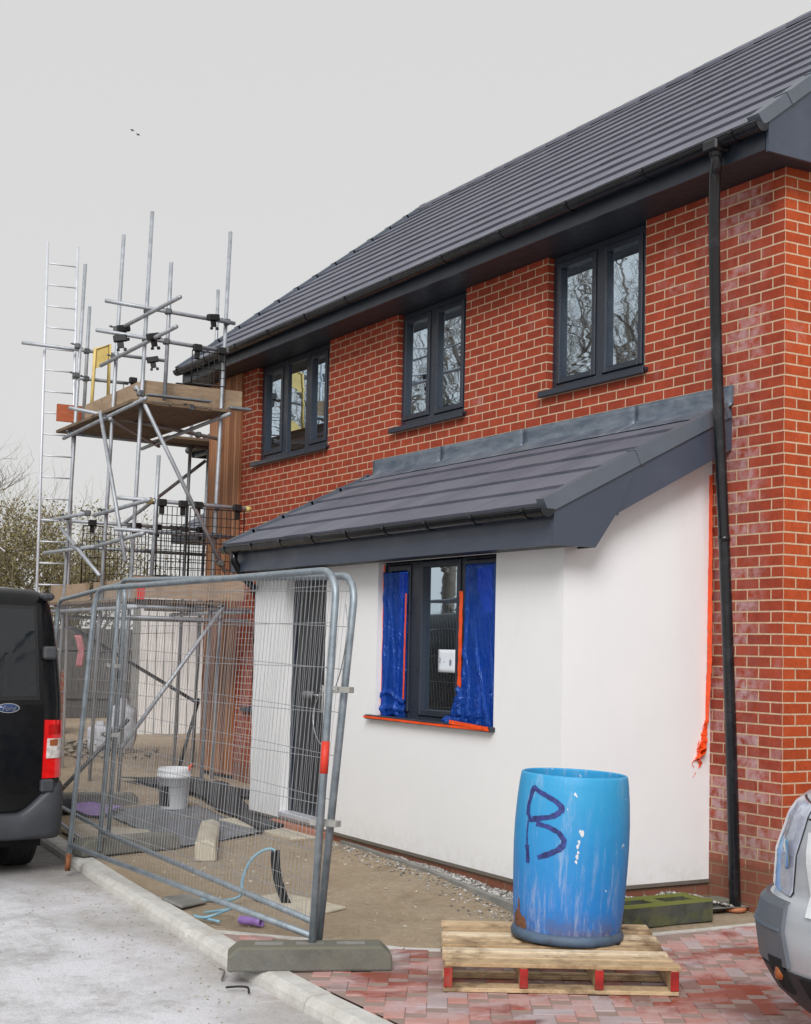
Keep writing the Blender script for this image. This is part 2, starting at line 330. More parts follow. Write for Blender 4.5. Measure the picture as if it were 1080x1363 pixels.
# ------------------------------------------------------------------ mesh helpers
def V(*a): return Vector(a)
class MB:
    def __init__(s): s.v = []; s.f = []; s.mi = []; s.cur = 0; s.sm = []; s.smooth = False
    def add(s, vs, fs):
        o = len(s.v); s.v += [Vector(p) for p in vs]
        for f in fs: s.f.append([o + i for i in f]); s.mi.append(s.cur); s.sm.append(s.smooth)
        return s
    def box(s, a, b, mtx=None):
        x0, y0, z0 = a; x1, y1, z1 = b
        vs = [V(x, y, z) for z in (z0, z1) for x, y in ((x0, y0), (x1, y0), (x1, y1), (x0, y1))]
        if mtx: vs = [mtx @ v for v in vs]
        return s.add(vs, [(3, 2, 1, 0), (4, 5, 6, 7), (0, 1, 5, 4), (1, 2, 6, 5), (2, 3, 7, 6), (3, 0, 4, 7)])
    def bbox(s, a, b, e=.006, mtx=None):
        """box with chamfered edges"""
        x0, y0, z0 = a; x1, y1, z1 = b; cx, cy, cz = (x0+x1)/2, (y0+y1)/2, (z0+z1)/2
        hx, hy, hz = (x1-x0)/2, (y1-y0)/2, (z1-z0)/2; e = min(e, hx*.9, hy*.9, hz*.9)
        vs = []; idx = {}
        for sx in (-1, 1):
            for sy in (-1, 1):
                for sz in (-1, 1):
                    for k in range(3):
                        d = [hx - e, hy - e, hz - e]; d[k] += e
                        idx[sx, sy, sz, k] = len(vs); p = V(cx+sx*d[0], cy+sy*d[1], cz+sz*d[2])
                        vs.append(mtx @ p if mtx else p)
        fs = []
        for k in range(3):
            i, j = [q for q in range(3) if q != k]
            for sg in (-1, 1):
                q = []
                for a_, b_ in ((-1, -1), (1, -1), (1, 1), (-1, 1)):
                    t = [0, 0, 0]; t[k] = sg; t[i] = a_; t[j] = b_; q.append(idx[t[0], t[1], t[2], k])
                fs.append(q)
        for k in range(3):
            i, j = [q for q in range(3) if q != k]
            for a_ in (-1, 1):
                for b_ in (-1, 1):
                    q = []
                    for sg, kk in ((-1, i), (1, i), (1, j), (-1, j)):
                        t = [0, 0, 0]; t[k] = sg; t[i] = a_; t[j] = b_; q.append(idx[t[0], t[1], t[2], kk])
                    fs.append(q)
        for sx in (-1, 1):
            for sy in (-1, 1):
                for sz in (-1, 1): fs.append([idx[sx, sy, sz, k] for k in range(3)])
        return s.add(vs, fs)
    def tube(s, pts, r, n=8, cap=True):
        pts = [Vector(p) for p in pts]; rr = r if isinstance(r, (list, tuple)) else [r] * len(pts)
        vs = []; fs = []; up = None
        for i, p in enumerate(pts):
            d = (pts[min(i+1, len(pts)-1)] - pts[max(i-1, 0)]).normalized()
            if up is None:
                up = V(0, 0, 1) if abs(d.z) < .9 else V(1, 0, 0)
            a = d.cross(up).normalized(); b = a.cross(d).normalized(); up = b
            for k in range(n):
                t = 2*math.pi*k/n; vs.append(p + (a*math.cos(t) + b*math.sin(t)) * rr[i])
        for i in range(len(pts)-1):
            for k in range(n):
                k2 = (k+1) % n; fs.append((i*n+k, i*n+k2, (i+1)*n+k2, (i+1)*n+k))
        if cap: fs += [tuple(range(n))[::-1], tuple((len(pts)-1)*n+k for k in range(n))]
        sm = s.smooth; s.smooth = n > 5; s.add(vs, fs); s.smooth = sm
        return s
    def lathe(s, prof, c=(0, 0, 0), n=40, axis='z'):
        vs = []; fs = []; c = Vector(c)
        for r, z in prof:
            for k in range(n):
                t = 2*math.pi*k/n
                p = V(r*math.cos(t), r*math.sin(t), z)
                if axis == 'y': p = V(p.x, p.z, p.y)
                if axis == 'x': p = V(p.z, p.x, p.y)
                vs.append(c + p)
        for i in range(len(prof)-1):
            for k in range(n):
                k2 = (k+1) % n; fs.append((i*n+k, i*n+k2, (i+1)*n+k2, (i+1)*n+k))
        sm = s.smooth; s.smooth = True; s.add(vs, fs); s.smooth = sm
        return s
    def prism(s, poly, f0, f1):
        """poly of 2D points; f0/f1 map (u,v)->3D for the two faces"""
        n = len(poly); vs = [f0(*p) for p in poly] + [f1(*p) for p in poly]
        fs = [tuple(range(n)), tuple(range(2*n-1, n-1, -1))] + [(i, (i+1) % n, n+(i+1) % n, n+i) for i in range(n)]
        return s.add(vs, fs)
    def grid(s, fn, nu, nv, thick=None):
        vs = [fn(i/nu, j/nv) for j in range(nv+1) for i in range(nu+1)]
        fs = [(j*(nu+1)+i, j*(nu+1)+i+1, (j+1)*(nu+1)+i+1, (j+1)*(nu+1)+i) for j in range(nv) for i in range(nu)]
        sm = s.smooth; s.smooth = True; s.add(vs, fs); s.smooth = sm
        return s
    def build(s, name, mat, parent=None, uo=0., vo=0., uvaxis=None, solid=None, fix=True):
        me = bpy.data.meshes.new(name)
        off = world_loc(parent) if parent is not None else V(0, 0, 0)
        me.from_pydata([v - off for v in s.v], [], s.f)
        mats = mat if isinstance(mat, (list, tuple)) else [mat]
        for m in mats: me.materials.append(m)
        if any(s.mi): me.polygons.foreach_set('material_index', s.mi)
        me.polygons.foreach_set('use_smooth', s.sm)
        me.update()
        uvl = me.uv_layers.new(name='UVMap'); data = [0.] * (2*len(me.loops))
        for p in me.polygons:
            n = p.normal; ax = max(range(3), key=lambda k: abs(n[k]))
            for li in p.loop_indices:
                w = s.v[me.loops[li].vertex_index]
                if ax == 0: u, v = w.y, w.z
                elif ax == 1: u, v = w.x + .1125, w.z
                else: u, v = w.x, w.y
                data[2*li] = u + uo; data[2*li+1] = v + vo
        uvl.data.foreach_set('uv', data)
        if fix:
            import bmesh
            bm = bmesh.new(); bm.from_mesh(me); bmesh.ops.recalc_face_normals(bm, faces=bm.faces); bm.to_mesh(me); bm.free()
        o = bpy.data.objects.new(name, me); C.objects.link(o)
        if parent is not None: o.parent = parent
        if solid:
            md = o.modifiers.new('Solidify', 'SOLIDIFY'); md.thickness = solid; md.offset = 0
        return o
def world_loc(o):
    l = Vector(o.location); p = o.parent
    while p is not None: l += Vector(p.location); p = p.parent
    return l
def tag(o, label=None, cat=None, group=None, kind=None):
    if label: o['label'] = label
    if cat: o['category'] = cat
    if group: o['group'] = group
    if kind: o['kind'] = kind
    return o
def thing(name, loc, label, cat, group=None):
    o = bpy.data.objects.new(name, None); C.objects.link(o); o.location = loc; o.empty_display_size = .2
    return tag(o, label, cat, group)
def copy_tree(o, parent=None):
    c = o.copy(); C.objects.link(c)
    if parent is not None: c.parent = parent
    for ch in list(o.children): copy_tree(ch, c)
    return c
def text_obj(name, txt, size, mat, mtx, parent=None, shear=0., ext=.002):
    cu = bpy.data.curves.new(name, 'FONT'); cu.body = txt; cu.size = size; cu.extrude = ext; cu.align_x = 'CENTER'; cu.align_y = 'CENTER'; cu.shear = shear
    t = bpy.data.objects.new(name, cu); C.objects.link(t)
    dg = bpy.context.evaluated_depsgraph_get(); me = bpy.data.meshes.new_from_object(t.evaluated_get(dg))
    bpy.data.objects.remove(t); off = world_loc(parent) if parent else V(0, 0, 0)
    me.transform(Matrix.Translation(-off) @ mtx)
    me.materials.clear(); me.materials.append(mat)
    o = bpy.data.objects.new(name, me); C.objects.link(o)
    if parent: o.parent = parent
    return o
def nz(x, y, z=0., s=1.): return noise.noise(V(x*s, y*s, z*s))

# ------------------------------------------------------------------ the house
house = thing('brick_house', (0, 0, 0), 'new red brick house with dark tiled roof and white rendered extension, anthracite windows', 'house')
def wall_open(mb, x0, x1, z0, z1, y, holes, depth):
    """front wall face in plane Y=y with rectangular openings and their reveals"""
    xs = sorted({x0, x1, *[h[0] for h in holes], *[h[1] for h in holes]}); zs = sorted({z0, z1, *[h[2] for h in holes], *[h[3] for h in holes]})
    for i in range(len(xs)-1):
        for j in range(len(zs)-1):
            cx, cz = (xs[i]+xs[i+1])/2, (zs[j]+zs[j+1])/2
            if any(h[0] < cx < h[1] and h[2] < cz < h[3] for h in holes): continue
            mb.add([(xs[i], y, zs[j]), (xs[i+1], y, zs[j]), (xs[i+1], y, zs[j+1]), (xs[i], y, zs[j+1])], [(0, 1, 2, 3)])
    for a, b, c, d in holes:
        for p, q in (((a, c), (a, d)), ((b, d), (b, c)), ((a, d), (b, d)), ((b, c), (a, c))):
            if p[1] == d and q[1] == d and abs(d-z1) < .04: continue
            mb.add([(p[0], y, p[1]), (q[0], y, q[1]), (q[0], y+depth, q[1]), (p[0], y+depth, p[1])], [(0, 1, 2, 3)])
W3 = (-2.745, -1.462, 3.82, 4.97); W2 = (-5.294, -4.021, 3.82, 4.97); W1 = (-8.66, -6.773, 3.82, 4.97); W0 = (-8.72, -8.10, .95, 2.32)
VO = -(3.04 - 40*.075)
mb = MB(); wall_open(mb, -9.07, 0, .3, 4.97, 0, [W3, W2, W1, W0], .12)
mb.build('wall', M['brick'], house, vo=VO, fix=False)
RZ, RY, EY, EZ = 7.88, 3.15, -.40, 5.15   # ridge and eaves of the tile plane
SL = (RZ-EZ)/(RY-EY)
mb = MB(); mb.add([(0, 0, .3), (0, 6.3, .3), (0, 6.3, 4.97), (0, RY, 7.65), (0, 0, 5.25)], [(0, 1, 2, 3, 4)])
g_ = mb.build('wall', M['brick_lit'], house, vo=VO, fix=False)
mb = MB(); mb.add([(-10.05, 6.3, 0), (0, 6.3, 0), (0, 6.3, 4.97), (-10.05, 6.3, 4.97)], [(3, 2, 1, 0)])
mb.add([(-10.05, .02, 0), (-10.05, 6.3, 0), (-10.05, 6.3, 4.97), (-10.05, RY, 7.6), (-10.05, .02, 5.2)], [(4, 3, 2, 1, 0)])
mb.build('wall', M['brick_lit'], house, vo=VO, fix=False)
mb = MB(); mb.add([(-9.07, 0, -.1), (0, 0, -.1), (0, 0, .3), (-9.07, 0, .3)], [(0, 1, 2, 3)]); mb.add([(0, 0, -.1), (0, 6.3, -.1), (0, 6.3, .3), (0, 0, .3)], [(0, 1, 2, 3)])
mb.build('plinth', M['brick_low'], house, vo=VO, fix=False)
mb = MB(); mb.box((-10.05, -.035, .14), (-9.07, .03, 4.968)); mb.box((-10.085, .03, .14), (-10.052, 6.3, 4.968))
mb.build('timber_cladding', M['cedar'], house, uo=0)
mb = MB(); mb.box((-10.04, -.02, -.05), (-9.07, .0, .135)); mb.build('cladding_base', M['rubber'], house)

def course_roof(mb, x0, x1, y0, z0, y1, z1, n, tw, th, sgn=1):
    """interlocking tiles, every one its own slab, laid course by course up the slope"""
    u = V(0, y1-y0, z1-z0); L = u.length; u /= L; nr = V(0, -u.z, u.y) if sgn > 0 else V(0, u.z, -u.y)
    if nr.z < 0: nr = -nr
    g = L/n
    for j in range(n):
        k = int((x1-x0)/tw)+2; off = (j % 2)*tw/2
        for i in range(k):
            a = max(x0, x0+i*tw-off); b = min(x1, x0+(i+1)*tw-off)
            if b-a < .02: continue
            b -= .0015
            d = random.uniform(-.0016, .0016); e = random.uniform(-.0012, .0012)
            lo = V(0, y0, z0)+u*(j*g-.012+e); hi = V(0, y0, z0)+u*((j+1)*g+.02)
            A = lo+nr*(th+d); B = hi+nr*(.004+d*.5); Al = lo+nr*.001; Bl = hi-nr*.01
            vs = []
            for x in (a, b):
                for p in (Al, A, B, Bl): vs.append((x, p.y, p.z))
            mb.add(vs, [(0, 1, 2, 3), (7, 6, 5, 4), (0, 4, 5, 1), (1, 5, 6, 2), (3, 7, 4, 0)])
mb = MB(); course_roof(mb, -10.23, .185, EY, EZ, RY, RZ, 13, .30, .027)
course_roof(mb, -10.23, .185, 2*RY-EY, EZ, RY, RZ, 13, .30, .027, -1)
roof = mb.build('roof', M['tile'], house)
mb = MB()                                                          # ridge: overlapping angled caps with raised joints
x = -10.26
while x < .2:
    x2 = min(x+.45, .21)
    for s_ in (-1, 1):
        mb.add([(x, RY, RZ+.062), (x2, RY, RZ+.057), (x2, RY+s_*.15, RZ-.055), (x, RY+s_*.15, RZ-.045), (x, RY, RZ+.03), (x2, RY, RZ+.02), (x2, RY+s_*.15, RZ-.09), (x, RY+s_*.15, RZ-.08)],
               [(0, 1, 2, 3), (4, 7, 6, 5), (0, 3, 7, 4), (1, 5, 6, 2), (3, 2, 6, 7)])
    x += .45
mb.build('ridge', M['tile'], roof)

def verge(mb, x, y0, z0, y1, z1, n, out=1, w=.10, h=.085, lift=.04):
    u = V(0, y1-y0, z1-z0); L = u.length; u /= L; nr = V(0, -u.z, u.y)
    if nr.z < 0: nr = -nr
    g = L/n
    for j in range(n):
        for a_, b_, ex in ((j*g-.02, (j+1)*g-.03, 0), ((j+1)*g-.055, (j+1)*g-.02, .006)):
            lo = V(0, y0, z0)+u*a_; hi = V(0, y0, z0)+u*b_; li = lift+ex+.012*(1 if not ex else 1)
            pr = [(x-out*w, -.0), (x-out*w, li), (x+out*(.012+ex), li), (x+out*(.012+ex), li-h-ex), (x, li-h-ex)]
            n_ = len(pr); vs = []
            for p in (lo, hi):
                for xx, hh in pr: vs.append((xx, p.y+nr.y*hh, p.z+nr.z*hh))
            mb.add(vs, [tuple(range(n_))[::-1], tuple(range(n_, 2*n_))]+[(i, (i+1) % n_, n_+(i+1) % n_, n_+i) for i in range(n_)])
for xx, o_ in ((.20, 1), (-10.25, -1)):
    mb = MB(); verge(mb, xx, EY, EZ, RY, RZ, 13, o_); mb.build('dry_verge', M['verge'], roof); mb = MB(); verge(mb, xx, 2*RY-EY, EZ, RY, RZ, 13, o_); mb.build('dry_verge', M['verge'], roof)
# box ends and bargeboards
def barge(x, out):
    poly = [(-.345, 4.955), (.10, 4.955), (.33, 5.29)]
    k = 5.29 - SL*.33
    poly += [(RY, RY*SL+k), (2*RY-.33, 5.29), (2*RY-.10, 4.955), (2*RY+.345, 4.955), (2*RY+.345, EZ+.03), (RY, RZ-.01), (-.345, EZ+.03)]
    m = MB(); m.prism(poly, lambda u, v: V(x, u, v), lambda u, v: V(x-out*.022, u, v)); return m.build('bargeboard', M['barge'], house)
barge(.198, 1); barge(-10.248, -1)
for a_, b_ in ((-.35, -.328), (6.628, 6.65)):
    mb = MB(); mb.box((-10.22, a_, 4.972), (.17, b_, 5.13)); mb.build('fascia', M['anthracite'], house)
for a_, b_ in (((-10.22, -.326, 4.974), (.17, .1, 4.984)), ((-10.22, 6.2, 4.974), (.17, 6.62, 4.984)), ((.004, .104, 4.976), (.17, 6.19, 4.988)), ((-10.22, .104, 4.976), (-10.09, 6.19, 4.988))):
    mb = MB(); mb.box(a_, b_); mb.build('soffit', M['soffit'], house)
def gutter(name, x0, x1, y, z, r, par, endx=None, brk=.9, joints=()):
    m = MB(); n = 12; vs = []; fs = []
    def ring(x, rr, lip):
        return [(x, y - rr*math.cos(math.pi*k/n), z - rr*math.sin(math.pi*k/n)) for k in range(n+1)]
    nx = int((x1-x0)/.6)+1; rows = []
    xs = [x0+(x1-x0)*i/nx for i in range(nx+1)]
    for x in xs:
        dz = .004*nz(x, 3, 1, .9)
        rows.append([(p[0], p[1], p[2]+dz) for p in ring(x, r, 0)] + [(p[0], p[1], p[2]+dz) for p in ring(x, r-.006, 0)[::-1]])
    N = 2*(n+1)
    for rw in rows: vs += rw
    for i in range(len(rows)-1):
        for k in range(N): k2 = (k+1) % N; fs.append((i*N+k, i*N+k2, (i+1)*N+k2, (i+1)*N+k))
    m.smooth = True; m.add(vs, fs); m.smooth = False
    for x in (x0, x1):
        e = ring(x, r, 0); m.add(e + [(x+.008, q[1], q[2]) for q in e], [tuple(range(n+1)), tuple(range(2*n+1, n, -1))])
    m.tube([(x0, y-r, z), (x1, y-r, z)], .006, 6)
    g = m.build(name, M['gutter'], par)
    x = x0+.12
    while x < x1:
        m = MB()
        for w_, rr in ((.016, r+.006),):
            a = [(x-w_, y-rr*math.cos(math.pi*k/n), z-rr*math.sin(math.pi*k/n)+.001) for k in range(n+1)]; b = [(x+w_, p[1], p[2]) for p in a]
            a2 = [(x-w_, y-(rr-.005)*math.cos(math.pi*k/n), z-(rr-.005)*math.sin(math.pi*k/n)) for k in range(n+1)]; b2 = [(x+w_, p[1], p[2]) for p in a2]
            k_ = n+1; f = []
            for i in range(n): f += [(i, i+1, k_+i+1, k_+i), (2*k_+i, 3*k_+i, 3*k_+i+1, 2*k_+i+1), (i, 2*k_+i, 2*k_+i+1, i+1), (k_+i, k_+i+1, 3*k_+i+1, 3*k_+i)]
            m.add(a+b+a2+b2, f); m.box((x-w_, y-rr-.004, z-.012), (x+w_, y-rr+.010, z+.012)); m.box((x-w_, y+rr-.012, z-.03), (x+w_, y+rr+.004, z+.012))
        m.build('bracket', M['gutter'], g); x += brk
    return g
g1 = gutter('gutter', -10.27, .205, -.412, 5.125, .056, house, brk=.92)
for xo in (-.225,):                                                # outlet above the downpipe
    mb = MB(); mb.lathe([(.0, .02), (.044, .02), (.046, .075)], (xo, -.415, 4.995), 16); mb.bbox((xo-.07, -.48, 5.05), (xo+.07, -.35, 5.13), .012); mb.build('outlet', M['gutter'], g1)
PP = [V(-.225, -.415, 5.05), V(-.232, -.405, 4.97), V(-.285, -.37, 4.88), V(-.335, -.325, 4.5), V(-.385, -.26, 3.95), V(-.402, -.215, 3.4), V(-.385, -.16, 2.3), V(-.355, -.12, 1.1), V(-.335, -.092, .03)]
def smooth(P, n=6):
    o = []
    for i in range(len(P)-1):
        p0, p1, p2, p3 = P[max(i-1, 0)], P[i], P[i+1], P[min(i+2, len(P)-1)]
        for k in range(n):
            t = k/n; o.append(.5*((2*p1)+(p2-p0)*t+(2*p0-5*p1+4*p2-p3)*t*t+(3*p1-p0-3*p2+p3)*t**3))
    return o+[P[-1]]
mb = MB(); mb.tube(smooth(PP), .039, 16); dp = mb.build('downpipe', M['gutter'], house)
mb = MB(); mb.tube([(-.3885, -.17, 2.50), (-.3865, -.165, 2.46)], .0425, 16); mb.build('pipe_clip', M['gutter'], dp)

# windows ---------------------------------------------------------------
def window(op, y, lights, head=.0, foil=M['frame'], sill=True, sillz=None, name='window'):
    """op = opening (x0,x1,z0,z1); lights = [(gx0,gx1,gz0,gz1,opening?)] visible glass rectangles"""
    x0, x1, z0, z1 = op; m = MB()
    xs = [x0] + sum([[l[0]-.052 if l[4] else l[0]-.012, l[1]+.052 if l[4] else l[1]+.012] for l in lights], []) + [x1]
    # solid frame members between the lights
    for i in range(0, len(xs), 2): m.bbox((xs[i], y, z0), (xs[i+1], y+.065, z1), .005)
    for i, l in enumerate(lights):
        a, b = xs[2*i+1], xs[2*i+2]; o_ = .052 if l[4] else .012
        m.bbox((a+.0005, y+.001, z0), (b-.0005, y+.064, l[2]-o_), .004); m.bbox((a+.0005, y+.001, l[3]+o_), (b-.0005, y+.064, z1), .004)
    w = m.build(name, foil, house)
    for l in lights:
        if l[4]:
            s = MB(); q = .050; d = -.014
            s.bbox((l[0]-q, y+d, l[2]-q), (l[0], y+.05, l[3]+q), .007); s.bbox((l[1], y+d, l[2]-q), (l[1]+q, y+.05, l[3]+q), .007)
            s.bbox((l[0]+.0005, y+d+.001, l[2]-q), (l[1]-.0005, y+.049, l[2]), .007); s.bbox((l[0]+.0005, y+d+.001, l[3]), (l[1]-.0005, y+.049, l[3]+q), .007)
            s.build('sash', foil, w)
        p = MB(); ya = y+.028
        tx, tz = random.uniform(-.0020, .0020), random.uniform(-.0022, .0012)
        p.add([(l[0]-.01, ya-tx-tz, l[2]-.01), (l[1]+.01, ya+tx-tz, l[2]-.01), (l[1]+.01, ya+tx+tz, l[3]+.01), (l[0]-.01, ya-tx+tz, l[3]+.01)], [(0, 1, 2, 3)])
        p.build('pane', M['glass'], w, fix=False)
    if sill:
        sz = z0 if sillz is None else sillz
        s = MB(); s.bbox((x0-.045, -.055, sz-.012), (x1+.045, .03, sz+.018), .005); s.bbox((x0+.001, .03, sz-.0), (x1-.001, y+.02, sz+.024), .004); s.bbox((x0-.045, -.058, sz-.034), (x1+.045, -.035, sz+.012), .006)
        s.build('window_sill', foil, w)
    return w
window(W3, .062, [(-2.632, -2.204, 3.945, 4.86, 1), (-2.015, -1.616, 3.94, 4.86, 1)])
window(W2, .062, [(-5.205, -4.80, 3.96, 4.86, 1), (-4.605, -4.19, 3.95, 4.86, 1)])
window(W1, .062, [(-8.525, -8.12, 3.96, 4.86, 1), (-7.935, -7.48, 3.90, 4.89, 0), (-7.30, -6.985, 3.96, 4.86, 1)])
window(W0, .062, [(-8.62, -8.2, 1.05, 2.2, 1)])
# extension ---------------------------------------------------------------
XR, XL, YF = -.70, -5.66, -1.27
WX = (-3.235, -1.510, 1.15, 2.372); DR = (-4.985, -4.155, .165, 2.372)
mb = MB(); wall_open(mb, XL, XR, .145, 2.40, YF, [WX, DR], .09)
def ez(y): return 3.40 + .503*y
for x, f in ((XR, 1), (XL, -1)): mb.add([(x, YF, .145), (x, 0, .145), (x, 0, ez(0)-.10), (x, YF, ez(YF)-.12)], [(0, 1, 2, 3) if f > 0 else (3, 2, 1, 0)])
mb.add([(XL, YF, .145), (XR, YF, .145), (XR, 0, .145), (XL, 0, .145)], [(3, 2, 1, 0)])
ext = mb.build('rendered_wall', M['render'], house, fix=False)
mb = MB(); mb.box((XL+.012, YF+.012, -.1), (XR-.012, -.001, .144)); mb.build('plinth', M['brick_low'], house, vo=VO)
mb = MB(); mb.box((XL+.003, YF-.007, .128), (XR+.009, YF+.010, .152)); mb.box((XR-.010, YF+.011, .128), (XR+.009, -.002, .152)); mb.build('render_bead', simple('shadow bead', (.16, .14, .12)), ext)
A0, AZ = -1.55, 2.62
mb = MB(); course_roof(mb, XL-.08, -.515, A0, AZ, 0, 3.40, 5, .33, .026)
eroof = mb.build('extension_roof', M['tile'], house)
mb = MB(); verge(mb, -.50, A0, AZ, -.02, 3.39, 2, 1, .075, .10, .042); mb.build('dry_verge', M['verge'], eroof); mb = MB(); verge(mb, XL-.09, A0, AZ, -.02, 3.39, 5, -1, .05, .08, .03); mb.build('dry_verge', M['verge'], eroof)
for x, o_ in ((-.502, 1), (XL-.088, -1)):
    mb = MB(); mb.prism([(-1.50, 2.371), (-1.165, 2.371), (-1.0, 2.60), (0, 3.115), (0, 3.40), (-1.50, 2.645)], lambda u, v: V(x, u, v), lambda u, v: V(x-o_*.018, u, v))
    if o_ > 0: mb.box((x+.0005, -1.0, 2.59), (x+.004, -.985, 2.885), Matrix.Translation((0, -.993, 2.6)) @ Matrix.Rotation(R(-28), 4, 'X') @ Matrix.Translation((0, .993, -2.6)))
    mb.build('bargeboard', M['barge'], house)
mb = MB(); mb.box((XL-.086, -1.50, 2.372), (-.522, -1.478, 2.60)); mb.build('fascia', M['barge'], house)
mb = MB(); mb.box((XL-.086, -1.477, 2.376), (-.522, -1.275, 2.386)); mb.build('soffit', M['soffit'], house)
for x0_, x1_ in ((XR+.002, -.521), (XL-.069, XL-.002)):
    mb = MB(); mb.add([(x0_, -1.165, 2.373), (x1_, -1.165, 2.373), (x1_, -1.0, 2.603), (x0_, -1.0, 2.603), (x0_, -.001, 3.118), (x1_, -.001, 3.118)], [(0, 1, 2, 3), (3, 2, 5, 4)]); mb.build('soffit', M['soffit'], house, solid=.006)
gutter('gutter', XL-.11, -.49, -1.562, 2.598, .054, house, brk=.62)
mb = MB(); mb.tube([(-5.52, -1.56, 2.56), (-5.52, -1.56, 2.47), (-5.56, -1.45, 2.33), (-5.62, -1.33, 2.25), (-5.70, -1.22, 2.20)], .034, 14); mb.build('downpipe', M['gutter'], house)
mb = MB()
for a, b in ((-5.725, -4.40), (-4.402, -3.05), (-3.052, -1.55), (-1.552, -.487)):
    def fn(u, v, a=a, b=b):
        x = a+(b-a)*u; w_ = .004*nz(x*3, v*2, 5)
        if v < .45: t = v/.45; return V(x, -.005+w_*.5, 3.565-.135*t)
        t = (v-.45)/.55; return V(x, -.006-.165*t, 3.430-.090*t+abs(w_)*.6)
    mb.grid(fn, 18, 8)
    mb.box((b-.012, -.014, 3.43), (b, -.004, 3.563))
mb.build('lead_flashing', M['lead'], house, fix=False, solid=.003)
# large front window and its coverings
YW = -1.205
window(WX, YW, [(-3.12, -2.86, 1.25, 2.30, 1), (-2.622, -2.122, 1.232, 2.318, 1), (-1.96, -1.64, 1.25, 2.30, 1)], sill=False)
mb = MB(); mb.bbox((WX[0]-.10, YF-.045, 1.122), (WX[1]+.025, YW+.03, 1.157), .005); sl = mb.build('window_sill', M['frame'], house)
# door
YD = -1.19
mb = MB()
mb.bbox((DR[0], YD, DR[2]), (DR[0]+.055, YD+.07, DR[3]), .004); mb.bbox((DR[1]-.055, YD, DR[2]), (DR[1], YD+.07, DR[3]), .004); mb.bbox((DR[0]+.056, YD+.001, DR[3]-.06), (DR[1]-.056, YD+.069, DR[3]), .004)
fr = mb.build('door_frame', M['frame'], house)
mb = MB(); mb.bbox((DR[0]+.058, YD+.018, .215), (DR[1]-.058, YD+.062, DR[3]-.062), .004)
k = 0; x = DR[0]+.09
while x < DR[1]-.12: mb.bbox((x, YD+.012, .26), (x+.082, YD+.022, DR[3]-.11), .006); x += .098
dr = mb.build('door', simple('charcoal front door', (.022, .024, .028), .4), house)
mb = MB(); mb.bbox((-4.30, YD-.04, 1.12), (-4.265, YD+.012, 1.36), .006); mb.tube([(-4.283, YD-.03, 1.27), (-4.283, YD-.075, 1.27), (-4.30, YD-.08, 1.27), (-4.41, YD-.08, 1.268)], .011, 8)
hd = mb.build('handle', M['chrome'], dr)
mb = MB(); mb.lathe([(.0, -.085), (.030, -.08), (.036, -.03), (.031, .03), (.034, .08), (.0, .085)], (-4.46, YD-.08, 1.27), 12, 'x'); mb.build('handle_wrap', simple('grey protective wrap', (.16, .16, .17), .4, bump=.01), dr)
mb = MB(); mb.bbox((DR[0]+.003, YF-.02, .167), (DR[1]-.003, YD+.03, .212), .006); mb.build('threshold', M['alu'], house)
mb = MB(); mb.bbox((DR[0]-.06, YF-.065, .04), (DR[1]+.12, YF-.002, .135), .008); mb.build('door_step', simple('salmon brick step', (.40, .17, .11), .8, bump=.003), house)

# protective film, tape and notice on the front window: loose things stuck on it
def film(name, label, fn, nu=44, nv=110):
    m = MB(); m.grid(fn, nu, nv); o = m.build(name, M['film'], None, fix=False, solid=.0015); tag(o, label, 'plastic sheet', 'blue film taped over the front window'); return o
def ridge(t, w): return max(0., 1-abs(t)/w)**1.5
def filmL(u, v):
    x = -3.222+.395*u*(1+.02*nz(v*5, 2, 0)); z = 1.160+1.135*v
    lo = max(0, 1-v/.14); y = YW-.020-.006*nz(u*3, v*6, 1)
    for c, k, w in ((.25, .5, .05), (.10, -.2, .04), (.72, .35, .03), (.45, -.9, .035)): y -= .022*ridge(u-c-k*(v-.5)*.5, w)
    y -= .022*ridge(v-.13-.03*math.sin(u*5), .02)+.018*ridge(v-.05, .03)
    return V(x, y, z - .012*lo*math.sin(u*9))
film('protective_film', 'blue plastic film over the left light of the front window, tucked flat at its foot', filmL)
def filmR(u, v):
    z = 1.150+1.165*v; lo = max(0, 1-v/.30)
    xl = -1.985 - .16*lo**1.2 - (.07 if v < .05 else 0)-.012*nz(v*14, 1, 1)*(1+3*lo); xr = -1.53
    x = xl+(xr-xl)*u; y = YW-.022-.006*nz(u*3, v*5, 2)
    for c, k, w in ((.05, .15, .05), (.95, -1.0, .03), (.60, -1.3, .03), (.35, -2.0, .035), (.75, -2.4, .03), (.15, -2.8, .04)):
        y -= .026*ridge(u-c-k*(v-.1)*.45, w)*sst_(1.25-v*1.6) if k < -.5 else .02*ridge(u-c-k*(v-.5), w)
    y -= .05*lo*(1-u)*(.5+abs(nz(u*7, v*22, 3)))
    return V(x, y, z+.02*lo*nz(u*5, 1, 1))
def sst_(t): t = max(0., min(1., t)); return t*t*(3-2*t)
film('protective_film', 'blue plastic film over the right light of the front window, bunched at its foot', filmR)
def tape(label, pts, w=.022, ax='x', seed=0):
    m = MB(); P = [Vector(p) for p in pts]; n = 24; vs = []; fs = []
    L = len(P)-1
    for i in range(n*L+1):
        k = min(i//n, L-1); t = i/n-k; p = P[k].lerp(P[k+1], t); q = .004*nz(i*.35, seed, 2)
        d = V(w/2, 0, 0) if ax == 'x' else V(0, 0, w/2)
        p = p+V(0, q-.004, 0); jw = 1+.35*nz(i*.5, seed, 9)
        vs += [p-d*jw, p+d*jw]
    for i in range(n*L): fs.append((2*i, 2*i+1, 2*i+3, 2*i+2))
    m.add(vs, fs); o = m.build('masking_tape', M['orange'], None, fix=False, solid=.002)
    tag(o, label, 'tape', 'orange tape left round the render'); return o
